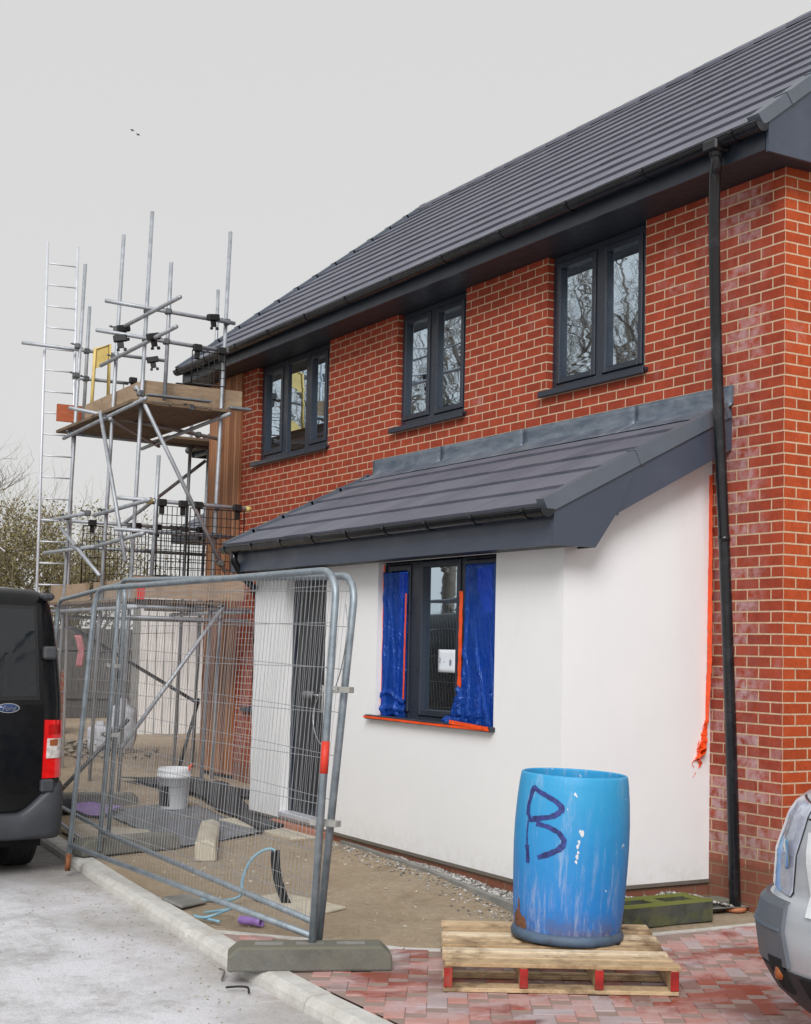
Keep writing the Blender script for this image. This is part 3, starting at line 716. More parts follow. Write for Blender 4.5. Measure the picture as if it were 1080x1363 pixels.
tape('orange tape strip down the left reveal edge of the front window', [(-3.232, YW-.012, 1.16), (-3.232, YW-.012, 2.36)], .028, 'x', 1)
tape('thin orange tape along the right edge of the left blue film', [(-2.815, YW-.045, 1.30), (-2.815, YW-.040, 2.12)], .020, 'x', 2)
tape('wide orange tape strip standing beside the right blue film', [(-2.005, YW-.040, 1.42), (-2.000, YW-.040, 2.12)], .044, 'x', 3)
tape('thin orange tape up the right edge of the front window', [(-1.512, YF+.03, 1.16), (-1.512, YF+.03, 2.34)], .016, 'x', 4)
tape('long orange tape wrapped along the front window sill edge', [(-3.335, YF-.050, 1.140), (-2.3, YF-.050, 1.136), (-1.487, YF-.050, 1.138)], .017, 'z', 5)
tape('crumpled orange tape heaped on the right end of the sill', [(-2.02, YF-.045, 1.168), (-1.75, YF-.055, 1.158), (-1.49, YF-.055, 1.146)], .028, 'z', 6)
tape('orange tape running down the render edge beside the downpipe', [(-.690, -.022, 2.95), (-.686, -.022, 2.4), (-.672, -.03, 1.9), (-.668, -.035, 1.6), (-.69, -.04, 1.22)], .048, 'x', 7)
m = MB(); rr = random.Random(4)
for k in range(9):
    P_ = [V(-.69, -.045, 1.24)]; ang = rr.uniform(-.3, .3)
    for q in range(9): P_.append(P_[-1]+V(rr.uniform(-.030, .010)-.002*k, rr.uniform(-.026, .004), -.042-.0015*k))
    P_ = smooth(P_, 3); vs = []
    for q, p in enumerate(P_):
        w_ = (.012+.060*math.sin(min(1, q/len(P_)*1.25)*2.3)**2)*(1+.4*nz(q*.5, k, 2)); a_ = ang+1.2*nz(q*.22, k*3, 1); d_ = V(math.cos(a_), math.sin(a_), 0)*w_; vs += [p-d_, p+d_]
    m.add(vs, [(2*q, 2*q+1, 2*q+3, 2*q+2) for q in range(len(P_)-1)])
o = m.build('tape_bundle', M['orange'], None, fix=False, solid=.003); tag(o, 'crumpled bunch of orange tape hanging at the rendered corner by the downpipe', 'tape')
pp = thing('paper_notice', (-2.298, YW+.020, 1.605), 'white paper notice stuck inside the middle pane of the front window', 'notice')
m = MB(); m.grid(lambda u, v: V(-2.419+.242*u, YW+.0235-.004*math.sin(u*3.1)*(1-v), 1.520+.170*v), 8, 6); m.build('sheet', M['paper'], pp, fix=False, solid=.0008)
for i_, (tx, x_, z_, s_) in enumerate((('2', -2.385, 1.608, .050), ('-', -2.325, 1.602, .05), ('8', -2.235, 1.592, .062))):
    text_obj('numeral', tx, s_, M['ink'], Matrix.Translation((x_, YW+.0165, z_)) @ Matrix.Rotation(R(90), 4, 'X') @ Matrix.Rotation(R(-6), 4, 'Z'), pp, ext=.0004)

# ------------------------------------------------------------------ the ground
def sst(t): t = max(0., min(1., t)); return t*t*(3-2*t)
BD = [(-1.30, -3.56), (-.61, -2.96), (-.245, -2.67), (-.13, -2.50), (.03, -1.15), (.06, -.3), (.11, .4), (.11, 6.5)]
def bdx(y):
    for (a, b), (c, d) in zip(BD, BD[1:]):
        if b <= y <= d: return a+(c-a)*(y-b)/(d-b)
    return BD[0][0] if y < BD[0][1] else BD[-1][0]
KI = [(-14., -2.35), (-9.5, -2.76), (-5.9, -3.06), (-3.2, -3.30), (-.78, -3.47), (.05, -3.53), (1.16, -3.535), (3.0, -3.52), (12., -3.45)]
def kiy(x):
    for (a, b), (c, d) in zip(KI, KI[1:]):
        if a <= x <= c: return b+(d-b)*(x-a)/(c-a)
    return KI[0][1] if x < KI[0][0] else KI[-1][1]
def gz(x, y):
    h = .075*sst((y+2.5)/1.1)*sst((-x-.6)/1.6) + .03*sst((-x-7)/4)
    h += .012*nz(x, y, 0, 1.7)+.006*nz(x, y, 3, 6)+.003*nz(x, y, 7, 17)
    e = min(1., max(0., (y-kiy(x))/.35)); h = h*e-.012*(1-e)
    if x > bdx(y)-.02: h = -.05
    return h
def sheet(name, mat, x0, x1, y0, y1, st, zf, kind='structure', keep=None):
    nx, ny = int((x1-x0)/st)+1, int((y1-y0)/st)+1; m = MB(); m.smooth = True
    vs = [(x0+(x1-x0)*i/nx, y0+(y1-y0)*j/ny) for j in range(ny+1) for i in range(nx+1)]
    fs = []
    for j in range(ny):
        for i in range(nx):
            a = j*(nx+1)+i
            if keep and not keep(*vs[a]): continue
            fs.append((a, a+1, a+nx+2, a+nx+1))
    m.add([(x, y, zf(x, y)) for x, y in vs], fs); o = m.build(name, mat, None, fix=False); tag(o, kind=kind); return o
sheet('site_ground', M['dirt'], -13., .14, -3.6, .0, .055, gz, keep=lambda x, y: y > kiy(x)-.05)
sheet('yard_ground', M['dirt'], -24., -9.0, -2.9, 12., .25, lambda x, y: gz(x, y)-.012 if x < -12.9 or y > -.05 else -.06, keep=lambda x, y: y > kiy(x)-.05 and not (x > -10.2 and y > .4))
m = MB(); m.add([(-220, -220, -.13), (220, -220, -.13), (220, 220, -.13), (-220, 220, -.13)], [(0, 1, 2, 3)]); tag(m.build('ground', M['dirt'], None, fix=False), kind='structure')
def rz(x, y): return -.075+.006*nz(x, y, 0, .8)+.02*sst((kiy(x)-.16-y+.25)/.25-1)*0
m = MB(); sheet('road', M['road'], -60., 26., -17., -2.2, .5, rz)
# kerb of separate stones, bullnosed on the road side
m = MB(); s_ = 0.; L = []; pts = [Vector((a, b, 0)) for a, b in KI]
def along(d):
    for a, b in zip(pts, pts[1:]):
        l = (b-a).length
        if d <= l: return a+(b-a)*(d/l)
        d -= l
    return pts[-1].copy()
d = 0
while d < 24.5:
    a, b = along(d), along(d+.905); t = (b-a).normalized(); nrm = V(t.y, -t.x, 0); zo = random.uniform(-.003, .003)
    pr = [(0, -.10), (0, .004), (.10, .004), (.125, -.006), (.142, -.03), (.147, -.06), (.148, -.12)]
    vs = [];
    for q in (a, b):
        for o_, z in pr: vs.append(q+nrm*o_+V(0, 0, z+zo))
    n_ = len(pr); m.add(vs, [tuple(range(n_))[::-1], tuple(range(n_, 2*n_))]+[(i, i+1, n_+i+1, n_+i) for i in range(n_-1)]); d += .912
tag(m.build('kerb', M['kerb'], None), kind='structure')
# block paving, laid herringbone at 45 degrees, each block its own solid
m = MB(); pr_ = random.Random(11); ca = math.cos(R(59)); sa = math.sin(R(59))
for i in range(-75, 75):
    for j in range(-75, 75):
        k = (i-j) % 4
        if k == 0: r = (i, j, i+2, j+1)
        elif k == 2: r = (i, j, i+1, j+2)
        else: continue
        # herringbone units in 0.1 m cells
        cx, cy = (r[0]+r[2])/2*.1, (r[1]+r[3])/2*.1
        X = cx*ca-cy*sa+2.2; Y = cx*sa+cy*ca-.6
        if X > 6.9 or Y > 4.2 or Y < kiy(X)+.075 or X < bdx(Y)+.09: continue
        q = pr_.random(); m.cur = 0 if q < .52 else (1 if q < .72 else 2)
        hx, hy = (r[2]-r[0])*.05-.0010, (r[3]-r[1])*.05-.0010
        mt = Matrix.Translation((X, Y, -.03+pr_.uniform(-.0012, .0012))) @ Matrix.Rotation(R(59), 4, 'Z') @ Matrix.Rotation(pr_.uniform(-.006, .006), 4, 'X')
        m.bbox((-hx, -hy, -.03), (hx, hy, .03), .0025, mt)
tag(m.build('block_paving', [M['pav_r'], M['pav_d'], M['pav_g']], None), kind='structure')
m = MB(); m.add([(-1.3, -3.5, -.006), (7.5, -3.5, -.006), (7.5, 4.6, -.006), (.1, 4.6, -.006), (.06, -.3, -.006), (-.13, -2.5, -.006)], [(0, 1, 2, 3, 4, 5)]); tag(m.build('paving_bed', M['sand'], None, fix=False), kind='structure')
m = MB()
for (a, b), (c, d) in zip(BD, BD[1:]):
    t = (V(c, d, 0)-V(a, b, 0)); t.normalize(); n_ = V(t.y, -t.x, 0)
    m.add([V(a, b, -.05)-n_*.01, V(a, b, .002)-n_*.01, V(a, b, .002)+n_*.04, V(a, b, -.05)+n_*.04, V(c, d, -.05)-n_*.01, V(c, d, .002)-n_*.01, V(c, d, .002)+n_*.04, V(c, d, -.05)+n_*.04], [(0, 1, 5, 4), (1, 2, 6, 5), (2, 3, 7, 6)])
tag(m.build('paving_edge', M['kerb'], None), kind='structure')
# concrete edging along the extension with a gravel strip behind it
m = MB(); E0, E1 = V(-3.75, -1.262, 0), V(-.62, -1.505, 0); n0 = 4
for k in range(n0):
    a = E0.lerp(E1, k/n0+.001); b = E0.lerp(E1, (k+1)/n0-.002); za, zb = .10-.05*sst((a.x+2.6)/2.2), .10-.05*sst((b.x+2.6)/2.2)
    m.add([a+V(0, -.025, -.1), a+V(0, -.025, za), a+V(0, .022, za), a+V(0, .022, -.1), b+V(0, -.025, -.1), b+V(0, -.025, zb), b+V(0, .022, zb), b+V(0, .022, -.1)], [(0, 1, 5, 4), (1, 2, 6, 5), (2, 3, 7, 6), (0, 3, 2, 1), (4, 5, 6, 7)])
tag(m.build('edging_strip', M['edging'], None), kind='structure')
ICO = None
def pebble(m, c, r, rr):
    a = rr.uniform(.7, 1.25); b = rr.uniform(.5, .9); t = rr.uniform(0, 6.3); k = 6; vs = [c+V(0, 0, r*b)]
    for i in range(k):
        w = t+2*math.pi*i/k; q = rr.uniform(.8, 1.15); vs.append(c+V(math.cos(w)*r*a*q, math.sin(w)*r*q, rr.uniform(-.15, .25)*r))
    vs.append(c-V(0, 0, r*b)); m.add(vs, [(0, 1+i, 1+(i+1) % k) for i in range(k)]+[(k+1, 1+(i+1) % k, 1+i) for i in range(k)])
m = MB(); rr = random.Random(3)
for i in range(2300):
    x = rr.uniform(-3.75, -.70); f = (x-E0.x)/(E1.x-E0.x); ye = E0.y+(E1.y-E0.y)*f+.02; y = rr.uniform(ye, YF+.005) if ye < YF else YF
    z = .085-.045*sst((x+2.6)/2.2)+.012*nz(x, y, 0, 5); pebble(m, V(x, y, z), rr.uniform(.008, .017), rr)
for i in range(1300):
    x = rr.uniform(-.70, -.30); y = rr.uniform(-1.22, -.12); z = .085+.03*nz(x, y, 2, 4)-.05*sst((y+.35)/.3); pebble(m, V(x, y, z), rr.uniform(.009, .019), rr)
for i in range(500):
    x = rr.uniform(-3.8, -.6); f = (x-E0.x)/(E1.x-E0.x); y = E0.y+(E1.y-E0.y)*f-abs(rr.gauss(0, .12))-.03; pebble(m, V(x, y, gz(x, y)+.003), rr.uniform(.004, .013), rr)
tag(m.build('gravel', M['gravel'], None), 'grey and white gravel filling the strip along the rendered wall', 'gravel', kind='stuff')
m = MB(); m.add([(-3.7, -1.27, .075), (-2.6, -1.35, .07), (-.62, -1.5, .028), (-.62, -1.27, .028)], [(0, 1, 2, 3)]); m.add([(-.70, -1.25, .06), (-.28, -1.25, .06), (-.28, -.01, .03), (-.70, -.01, .03)], [(0, 1, 2, 3)]); tag(m.build('gravel_bed', M['edging'], None, fix=False), kind='structure')
m = MB(); rr = random.Random(8)
for i in range(800):
    x = rr.uniform(-11, -.1); y = rr.uniform(kiy(x)+.05, -1.3 if x > -5.7 else -.1)
    if x > bdx(y)-.06: continue
    pebble(m, V(x, y, gz(x, y)+.002), rr.choice((.003, .004, .006, .008, .016)) * rr.uniform(.7, 1.2), rr)
for i in range(420):
    x = rr.uniform(-5, 2.2); y = kiy(x)-.16-abs(rr.gauss(0, .35)); pebble(m, V(x, y, -.072), rr.choice((.003, .005, .007)), rr)
tag(m.build('rubble', M['stone'], None), 'small stones and crumbs scattered over the dirt and road edge', 'rubble', kind='stuff')

# ------------------------------------------------------------------ loose things on the ground
def rbox(name, label, cat, mat, c, size, rot=0., tilt=(0, 0), e=.01, group=None):
    m = MB(); mt = Matrix.Translation(c) @ Matrix.Rotation(rot, 4, 'Z') @ Matrix.Rotation(tilt[0], 4, 'X') @ Matrix.Rotation(tilt[1], 4, 'Y')
    m.bbox((-size[0]/2, -size[1]/2, 0), (size[0]/2, size[1]/2, size[2]), e, mt)
    o = m.build(name, mat, None); tag(o, label, cat, group); return o
# fence feet: long blocks with sloped ends, handholds and a row of sockets
def foot(a, b, z, label, w=.22, h=.125, side=1):
    a, b = Vector((*a, z)), Vector((*b, z)); t = (b-a).normalized(); L = (b-a).length; n_ = V(t.y, -t.x, 0)*side
    base = thing('ballast_block', ((a.x+b.x)/2, (a.y+b.y)/2, z), label, 'fence foot', 'concrete feet holding the site fence')
    m = MB(); pr = [(0, 0), (0, h*.62), (.055, h), (L-.055, h), (L, h*.62), (L, 0)]
    f0 = lambda u, v: a+t*u+V(0, 0, v)-n_*(.012*v/h); f1 = lambda u, v: a+t*u+V(0, 0, v)-n_*(w-.012*v/h)
    m.prism(pr, f0, f1); o = m.build('block', M['footblock'], base)
    bv = o.modifiers.new('Bevel', 'BEVEL'); bv.width = .012; bv.segments = 2; bv.limit_method = 'ANGLE'
    m = MB()
    for s0 in (.25, .5, .75):
        c = a+t*(L*s0)-n_*(w*.5)+V(0, 0, h); m.box((-.075, -.03, -.01), (.075, .03, .0035), Matrix.Translation(c) @ Matrix.Rotation(math.atan2(t.y, t.x), 4, 'Z'))
    m.build('socket', M['edging'], base)
    return base
foot((-.105, -3.81), (.235, -3.02), 0, 'grey fence foot straddling the pale kerb under the nearest fence post')
foot((-4.22, -3.30), (-4.40, -2.42), .01, 'mossy fence foot under the joined posts beside the cream slab')
foot((-7.55, -2.62), (-7.25, -1.80), .03, 'dark fence foot in the shade behind the black van')
# mossy hollow block by the downpipe
b_ = thing('hollow_block', (-.22, -.84, 0), 'mossy green hollow concrete block lying by the gravel near the downpipe', 'block')
m = MB(); X0, X1, Y0, Y1, H = -.375, -.085, -1.215, -.50, .145
m.bbox((X1-.07, Y0, 0), (X1, Y1, H), .012); m.bbox((X0, Y0, 0), (X0+.06, Y1, H), .012)
for y in (Y0, (Y0+Y1)/2-.04, Y1-.07): m.bbox((X0+.061, y, 0), (X1-.071, y+.07, H-.004), .01)
m.box((X0+.05, Y0+.05, 0), (X1-.05, Y1-.05, .09))
m.build('block_shell', M['mossblock'], b_)
rbox('concrete_offcut', 'small dark concrete offcut between mossy block and downpipe', 'block', M['footblock'], (-.42, -.22, 0), (.16, .26, .075), .1)
m = MB(); m.lathe([(.05, .0), (.072, .0), (.075, .022), (.06, .03), (.045, .026), (.045, -.01)], (-.335, -.092, 0), 24); o = m.build('drain_collar', M['terra'], None); tag(o, 'terracotta drain collar round the foot of the black downpipe', 'drain collar')
# pallet with the barrel
PC = V(.575, -2.235, 0); pa = math.atan2(1.007, .597)
pal = thing('wooden_pallet', (0, 0, 0), 'pale pine pallet with red painted block ends under the blue barrel', 'pallet')
pm = Matrix.Translation(PC) @ Matrix.Rotation(pa, 4, 'Z')
W_, D_ = 1.17, 1.10; rp = random.Random(5)
mats_ = M['pallet']; hs = [.016, .098, .118]
k = 8; y = -D_/2
for i in range(k):
    w = (.105 if i in (0, k-1) else .082)*rp.uniform(.94, 1.05); yy = -D_/2+(D_-.1)*i/(k-1); l = rp.uniform(-.006, .006)
    m = MB(); m.bbox((-W_/2+l, yy, .124), (W_/2+l+rp.uniform(-.008, .008), yy+w, .145), .003, pm @ Matrix.Rotation(rp.uniform(-.006, .006), 4, 'Z') @ Matrix.Rotation(rp.uniform(-.004, .004), 4, 'Y')); m.build('deck_board', [mats_, M['pallet_b'], M['pallet_c']][(i*5+1) % 3], pal)
for i in range(4):
    xx = -W_/2+.005+(W_-.045)*i/3; m = MB()
    m.bbox((xx, -D_/2+.002, .024), (xx+.036, D_/2-.002, .1235), .003, pm); st = m.build('stringer', mats_, pal)
    m = MB(); m.bbox((xx-.003, -D_/2-.004, .026), (xx+.039, -D_/2+.001, .1225), .002, pm); m.build('painted_end', M['palletred'], st)
for yy, w in ((-D_/2, .12), (-.25, .1), (.15, .1), (D_/2-.12, .12)):
    m = MB(); m.bbox((-W_/2, yy, .002), (W_/2, yy+w, .023), .003, pm); m.build('base_board', mats_, pal)
bc = (.50, -2.085, .1455)
bar = thing('plastic_barrel', bc, 'scuffed blue open barrel marked with a dark B standing on the pallet', 'barrel')
BR = [(.268, .0), (.287, .006), (.291, .03), (.284, .052), (.272, .060)]
prof = [(.271, .055), (.279, .09), (.287, .20), (.294, .36), (.298, .50), (.297, .62), (.291, .74), (.283, .83), (.277, .875), (.273, .886)]
def rad(z):
    for (r0, z0), (r1, z1) in zip(prof, prof[1:]):
        if z0 <= z <= z1: return r0+(r1-r0)*(z-z0)/(z1-z0)
    return prof[-1][0]
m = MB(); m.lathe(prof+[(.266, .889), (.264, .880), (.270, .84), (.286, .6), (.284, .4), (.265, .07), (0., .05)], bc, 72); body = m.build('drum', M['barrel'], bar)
m = MB(); m.lathe([(0, .002)]+BR+[(.262, .062)], bc, 72); m.build('base_rim', M['barrelfoot'], bar)
# hand drawn B following the curve of the drum; u,v measured on the side that faces the road
cam = V(6.928, -6.806, 1.70); az0 = math.atan2(cam.y-bc[1], cam.x-bc[0])
def stroke(m, pts, w):
    P = []
    for (a, b), (c, d) in zip(pts, pts[1:]):
        for k in range(6): P.append((a+(c-a)*k/6, b+(d-b)*k/6))
    P.append(pts[-1]); vs = []; fs = []
    for i, (a, z) in enumerate(P):
        q = P[min(i+1, len(P)-1)]; p = P[max(i-1, 0)]; dx, dz = q[0]-p[0], q[1]-p[1]; l = math.hypot(dx*.29, dz) or 1; nx, nzz = -dz/l, dx*.29/l; ww = w*(1+.3*nz(i*.4, w*90, 1))*.5
        for sg in (-1, 1):
            aa, zz = a+nx*ww*sg/.29, z+nzz*ww*sg; r = rad(zz)+.0015; vs.append(V(bc[0]+r*math.cos(az0+aa), bc[1]+r*math.sin(az0+aa), bc[2]+zz))
    for i in range(len(P)-1): fs.append((2*i, 2*i+1, 2*i+3, 2*i+2))
    m.add(vs, fs)
m = MB()
def bp(px, py, j=[0]):
    j[0] += 1; px += .025*nz(j[0]*.77, 1, 4); py += .008*nz(j[0]*.9, 6, 2)                                                     # marks measured off the drum face: fraction of width from centre line, height
    return (math.asin(max(-.97, min(.97, px))), py)
s1 = [bp(-.74, .80), bp(-.76, .72), bp(-.77, .66)]
s2 = [bp(-.71, .815), bp(-.60, .80), bp(-.47, .78), bp(-.30, .755), bp(-.20, .73), bp(-.20, .71), bp(-.29, .685), bp(-.40, .67), bp(-.55, .66), bp(-.69, .645)]
s3 = [bp(-.62, .633), bp(-.39, .62), bp(-.22, .595), bp(-.13, .56), bp(-.14, .53), bp(-.22, .508), bp(-.36, .48), bp(-.56, .452)]
s4 = [bp(-.75, .51), bp(-.72, .46), bp(-.73, .413)]
for s_ in (s1, s2, s3, s4): stroke(m, s_, .028)
stroke(m, [bp(-.76, .67), bp(-.72, .645), bp(-.69, .64)], .02); stroke(m, [bp(-.75, .64), bp(-.76, .57), bp(-.75, .51)], .010); stroke(m, [bp(-.74, .79), bp(-.72, .81), bp(-.70, .815)], .024)
m.build('painted_letter', M['marker'], bar, fix=False, solid=.0012)
bar.rotation_mode = 'AXIS_ANGLE'; bar.rotation_axis_angle = (R(2.0), -.857, .516, 0); bar.scale = (1.055, 1.055, 1.0)
rr = random.Random(12)
for px_, z_, r_ in ((.16, .60, .016), (.13, .61, .009), (.12, .555, .010), (.10, .53, .012), (.115, .50, .009), (.10, .475, .011), (.09, .45, .010), (.02, .80, .010), (.05, .79, .006), (.62, .30, .005), (-.1, .72, .004)):
    a = math.asin(px_)+az0; n_ = 9; pts_ = []
    for k in range(n_):
        t = 6.283*k/n_; q = r_*rr.uniform(.55, 1.2); zz = z_+q*1.2*math.sin(t); aa = a+q*.8*math.cos(t)/.29; rd = rad(zz)+.0018; pts_.append(V(bc[0]+rd*math.cos(aa), bc[1]+rd*math.sin(aa), bc[2]+zz))
    m = MB(); m.add(pts_, [tuple(range(n_))]); m.build('paint_splash', M['white'], bar, fix=False)
m = MB(); a0 = az0-1.12
for (u0, v0, ru, rv) in ((0, .10, .10, .055), (.10, .085, .08, .045), (.03, .17, .025, .05), (-.08, .085, .05, .03)):
    pts_ = []
    for k in range(16):
        t = 6.283*k/16; q = 1+.35*nz(k*.9, u0*9, 5); zz = max(.062, v0+rv*q*math.sin(t)); aa = a0+(u0+ru*q*math.cos(t))*1.6; rd = rad(zz)+.0012; pts_.append(V(bc[0]+rd*math.cos(aa), bc[1]+rd*math.sin(aa), bc[2]+zz))
    c_ = sum(pts_, V(0, 0, 0))/16; dd = V(c_.x-bc[0], c_.y-bc[1], 0); c_ = c_+dd.normalized()*(rad(c_.z-bc[2])+.0014-dd.length); n0_ = 16; m.add(pts_+[c_], [(k, (k+1) % 16, 16) for k in range(16)])
m.build('rust_patch', simple('rusty scuff', (.20, .085, .04), .85, var=.5, scale=40, dirt=(.10, .05, .03)), bar, fix=False)
# bucket
bk = thing('white_bucket', (-6.55, -1.68, gz(-6.55, -1.68)+.02), 'white builder bucket with dark labels standing on the grey sheet', 'bucket')
bl = Vector(bk.location)
m = MB(); m.lathe([(0, .0), (.13, .0), (.135, .01), (.158, .30), (.172, .302), (.172, .335), (.163, .337), (.168, .36), (.160, .40), (.152, .398), (.150, .30), (.128, .02), (0, .02)], bl, 40); m.build('tub', M['white'], bk)
m = MB(); am = math.atan2(cam.y-bl.y, cam.x-bl.x)
for a0, a1 in ((-1.5, -.30),): m.grid(lambda u, v: bl+V((.1355+.0225*(.08+.55*v)+.0035)*math.cos(am+a0+(a1-a0)*u), (.1355+.0225*(.08+.55*v)+.0035)*math.sin(am+a0+(a1-a0)*u), .035+.19*v), 12, 4)
m.build('dark_label', M['label'], bk, fix=False)
m = MB(); m.tube([bl+V(.17*math.cos(t), .17*math.sin(t), .32-.09*math.sin((t-am+1.6)/3.2*math.pi)) for t in [am-1.6+3.2*i/14 for i in range(15)]], .004, 6); m.build('bail_handle', M['wire'], bk)
m = MB(); m.tube([bl+V(.12, .09, .36), bl+V(.13, .11, .42), bl+V(.15, .12, .44)], [.012, .017, .008], 8); o = m.build('trowel_grip', M['orange'], None); tag(o, 'small orange tool grip poking out of the white bucket', 'tool')
# sheets and mats
def drape(name, label, cat, mat, poly, thick, wav=.012, st=.06, lift=.006, seed=0, curl=None, group=None):
    """flat sheet with a real outline: grid clipped by mapping a unit square on the quad"""
    a, b, c, d = [Vector((p[0], p[1], 0)) for p in poly]
    m = MB()
    def fn(u, v):
        p = a.lerp(b, u).lerp(d.lerp(c, u), v); p = p+V(.03*nz(u*4, v*4, seed), .03*nz(u*4, v*4, seed+5), 0)
        z = gz(p.x, p.y)+lift+wav*(.6+nz(p.x, p.y, seed, 2.2))+(curl(u, v) if curl else 0); return V(p.x, p.y, z)
    m.grid(fn, 34, 20); o = m.build(name, mat, None, fix=False, solid=thick); tag(o, label, cat, group); return o
drape('membrane_sheet', 'rumpled grey membrane sheet spread under the white bucket', 'sheet', M['sheet'], [(-7.25, -2.25), (-4.45, -2.40), (-4.55, -1.62), (-6.6, -1.40)], .004, .02, seed=2)
drape('rubber_mat', 'long black rubber mat trailing from the wall to the door with a curled edge', 'mat', M['rubber'], [(-8.6, -.95), (-4.62, -1.62), (-4.75, -1.33), (-8.5, -.62)], .022, .02, seed=4, lift=.02, curl=lambda u, v: .14*math.exp(-((u-.34)/.22)**2)*(v**1.5)+.05*(1-v)*sst(u*3)*(1-u))
drape('rubber_mat', 'black rubber mat crumpled in front of the brick wall beyond the bucket', 'mat', M['rubber'], [(-9.3, -1.3), (-7.2, -1.1), (-7.0, -.45), (-9.2, -.6)], .012, .04, seed=9, lift=.03)
drape('purple_sheet', 'purple plastic sheet crumpled by the kerb behind the van', 'sheet', M['purple'], [(-7.5, -2.66), (-6.55, -2.42), (-6.9, -2.06), (-7.55, -2.30)], .004, .05, seed=6, lift=.03)
m = MB(); m.tube([(-7.0, -2.82, .075), (-7.05, -2.55, .085)], [.07, .08], 16); o = m.build('rolled_mat', M['rubber'], None); tag(o, 'short dark roll of sheeting beside the purple plastic', 'roll')
def slab(label, poly, z, th, mat=M['cream'], name='concrete_slab', cat='slab', group='flat slabs left on the dirt'):
    m = MB(); n_ = len(poly); m.prism(poly, lambda u, v: V(u, v, z), lambda u, v: V(u, v, z+th)); o = m.build(name, mat, None); bv = o.modifiers.new('Bevel', 'BEVEL'); bv.width = .006; bv.segments = 2; tag(o, label, cat, group)
slab('cream slab by the kerb behind the mossy fence foot', [(-5.85, -3.0), (-4.70, -3.10), (-4.50, -2.45), (-5.45, -2.28), (-6.1, -2.72)], .01, .022)
slab('pale slab under the foot of the black cable', [(-2.02, -2.83), (-1.25, -2.80), (-1.45, -2.42), (-2.12, -2.56)], .0, .018)
slab('small grey slate piece by the kerb under the fence', [(-2.25, -3.38), (-1.88, -3.38), (-2.0, -3.16), (-2.30, -3.18)], .004, .018, M['edging'])
slab('cream paving slabs at the threshold of the charcoal door', [(-5.55, -1.62), (-4.15, -1.55), (-4.1, -1.33), (-5.6, -1.33)], .045, .045)
m = MB(); a, b = V(-3.75, -2.56, .0), V(-4.95, -2.03, .01); t = (b-a).normalized(); n_ = V(-t.y, t.x, 0)
pr = [(0, 0), (0, .15), (.10, .165), (.16, .135), (.165, 0)]
m.add([a+n_*-p+V(0, 0, q) for p, q in pr]+[b+n_*-p+V(0, 0, q) for p, q in pr], [(0, 1, 2, 3, 4), (9, 8, 7, 6, 5)]+[(i, (i+1) % 5, 5+(i+1) % 5, 5+i) for i in range(5)])
o = m.build('kerb_stone', M['cream'], None); bv = o.modifiers.new('Bevel', 'BEVEL'); bv.width = .012; bv.segments = 2; tag(o, 'loose cream kerb stone lying end on across the dirt', 'kerb stone')
# cables and pipe ends
LF = V(-.516, -.857, 0); B0 = V(-1.72, -2.70, 0)
m = MB(); P = [B0+LF*(.10*(1-(1-i/14)**2.2))+V(0, 0, .375*i/14-.02) for i in range(15)]
for k in (-1, 0, 1): m.tube([p+V(.010*k, .017*k, .004*abs(k)) for p in P], .011, 8)
o = m.build('cable_duct', M['black'], None); tag(o, 'black flexible ducts sticking up from the dirt behind the fence', 'duct')
m = MB(); P = [B0+LF*.10+V(0, 0, .35), B0+LF*.14+V(0, 0, .365), B0+LF*.21+V(0, 0, .335), B0+LF*.27+V(0, 0, .27), B0+LF*.31+V(0, 0, .16), B0+LF*.32+V(0, 0, .06), V(-1.98, -3.05, .015), V(-2.1, -3.16, .012), V(-2.02, -3.26, .012)]
m.tube(smooth(P), .010, 8); o = m.build('water_pipe', M['hose'], None); tag(o, 'pale blue pipe looping from the black ducts down to the dirt', 'pipe')
m = MB(); a, b = V(-1.27, -3.24, .028), V(-1.09, -3.13, .03); m.lathe([(.024, 0), (.026, .01), (.025, .12), (.029, .125), (.029, .16), (.025, .16), (.021, .12), (.021, .0)], (0, 0, 0), 20)
q = (b-a).to_track_quat('Z', 'Y').to_matrix().to_4x4(); m.v = [Matrix.Translation(a) @ q @ v for v in m.v]; o = m.build('pipe_end', M['purple'], None); tag(o, 'short purple pipe end lying on the dirt near the fence foot', 'pipe')
m = MB(); m.tube(smooth([V(-1.62, -3.33, .02), V(-1.5, -3.22, .05), V(-1.38, -3.28, .07), V(-1.42, -3.4, .03), V(-1.55, -3.42, .02), V(-1.3, -3.36, .02)]), .009, 6); o = m.build('loose_cord', M['hose'], None); tag(o, 'thin greenish blue cord tangled beside the purple pipe end', 'cord')
m = MB(); m.tube(smooth([V(-7.0, -2.95, .3), V(-6.2, -2.98, .12), V(-5.3, -3.02, .04), V(-4.6, -3.1, .06)]), .014, 8); o = m.build('grey_hose', M['scaff'], None); tag(o, 'grey hose running low from behind the van to the fence foot', 'hose')
m = MB(); m.tube(smooth([V(-.03, -3.845, -.055), V(.02, -3.80, -.045), V(.06, -3.765, -.045), V(.11, -3.78, -.06)]), .006, 6); o = m.build('bent_strap', M['black'], None); tag(o, 'bent black strap lying on the road below the near fence foot', 'strap')
m = MB(); m.tube(smooth([V(-.42, -3.72, -.05), V(-.33, -3.73, -.045), V(-.22, -3.79, -.06)]), .006, 6); o = m.build('twig', M['bark'], None); tag(o, 'dry twig in the gutter at the kerb beside the fence foot', 'twig')

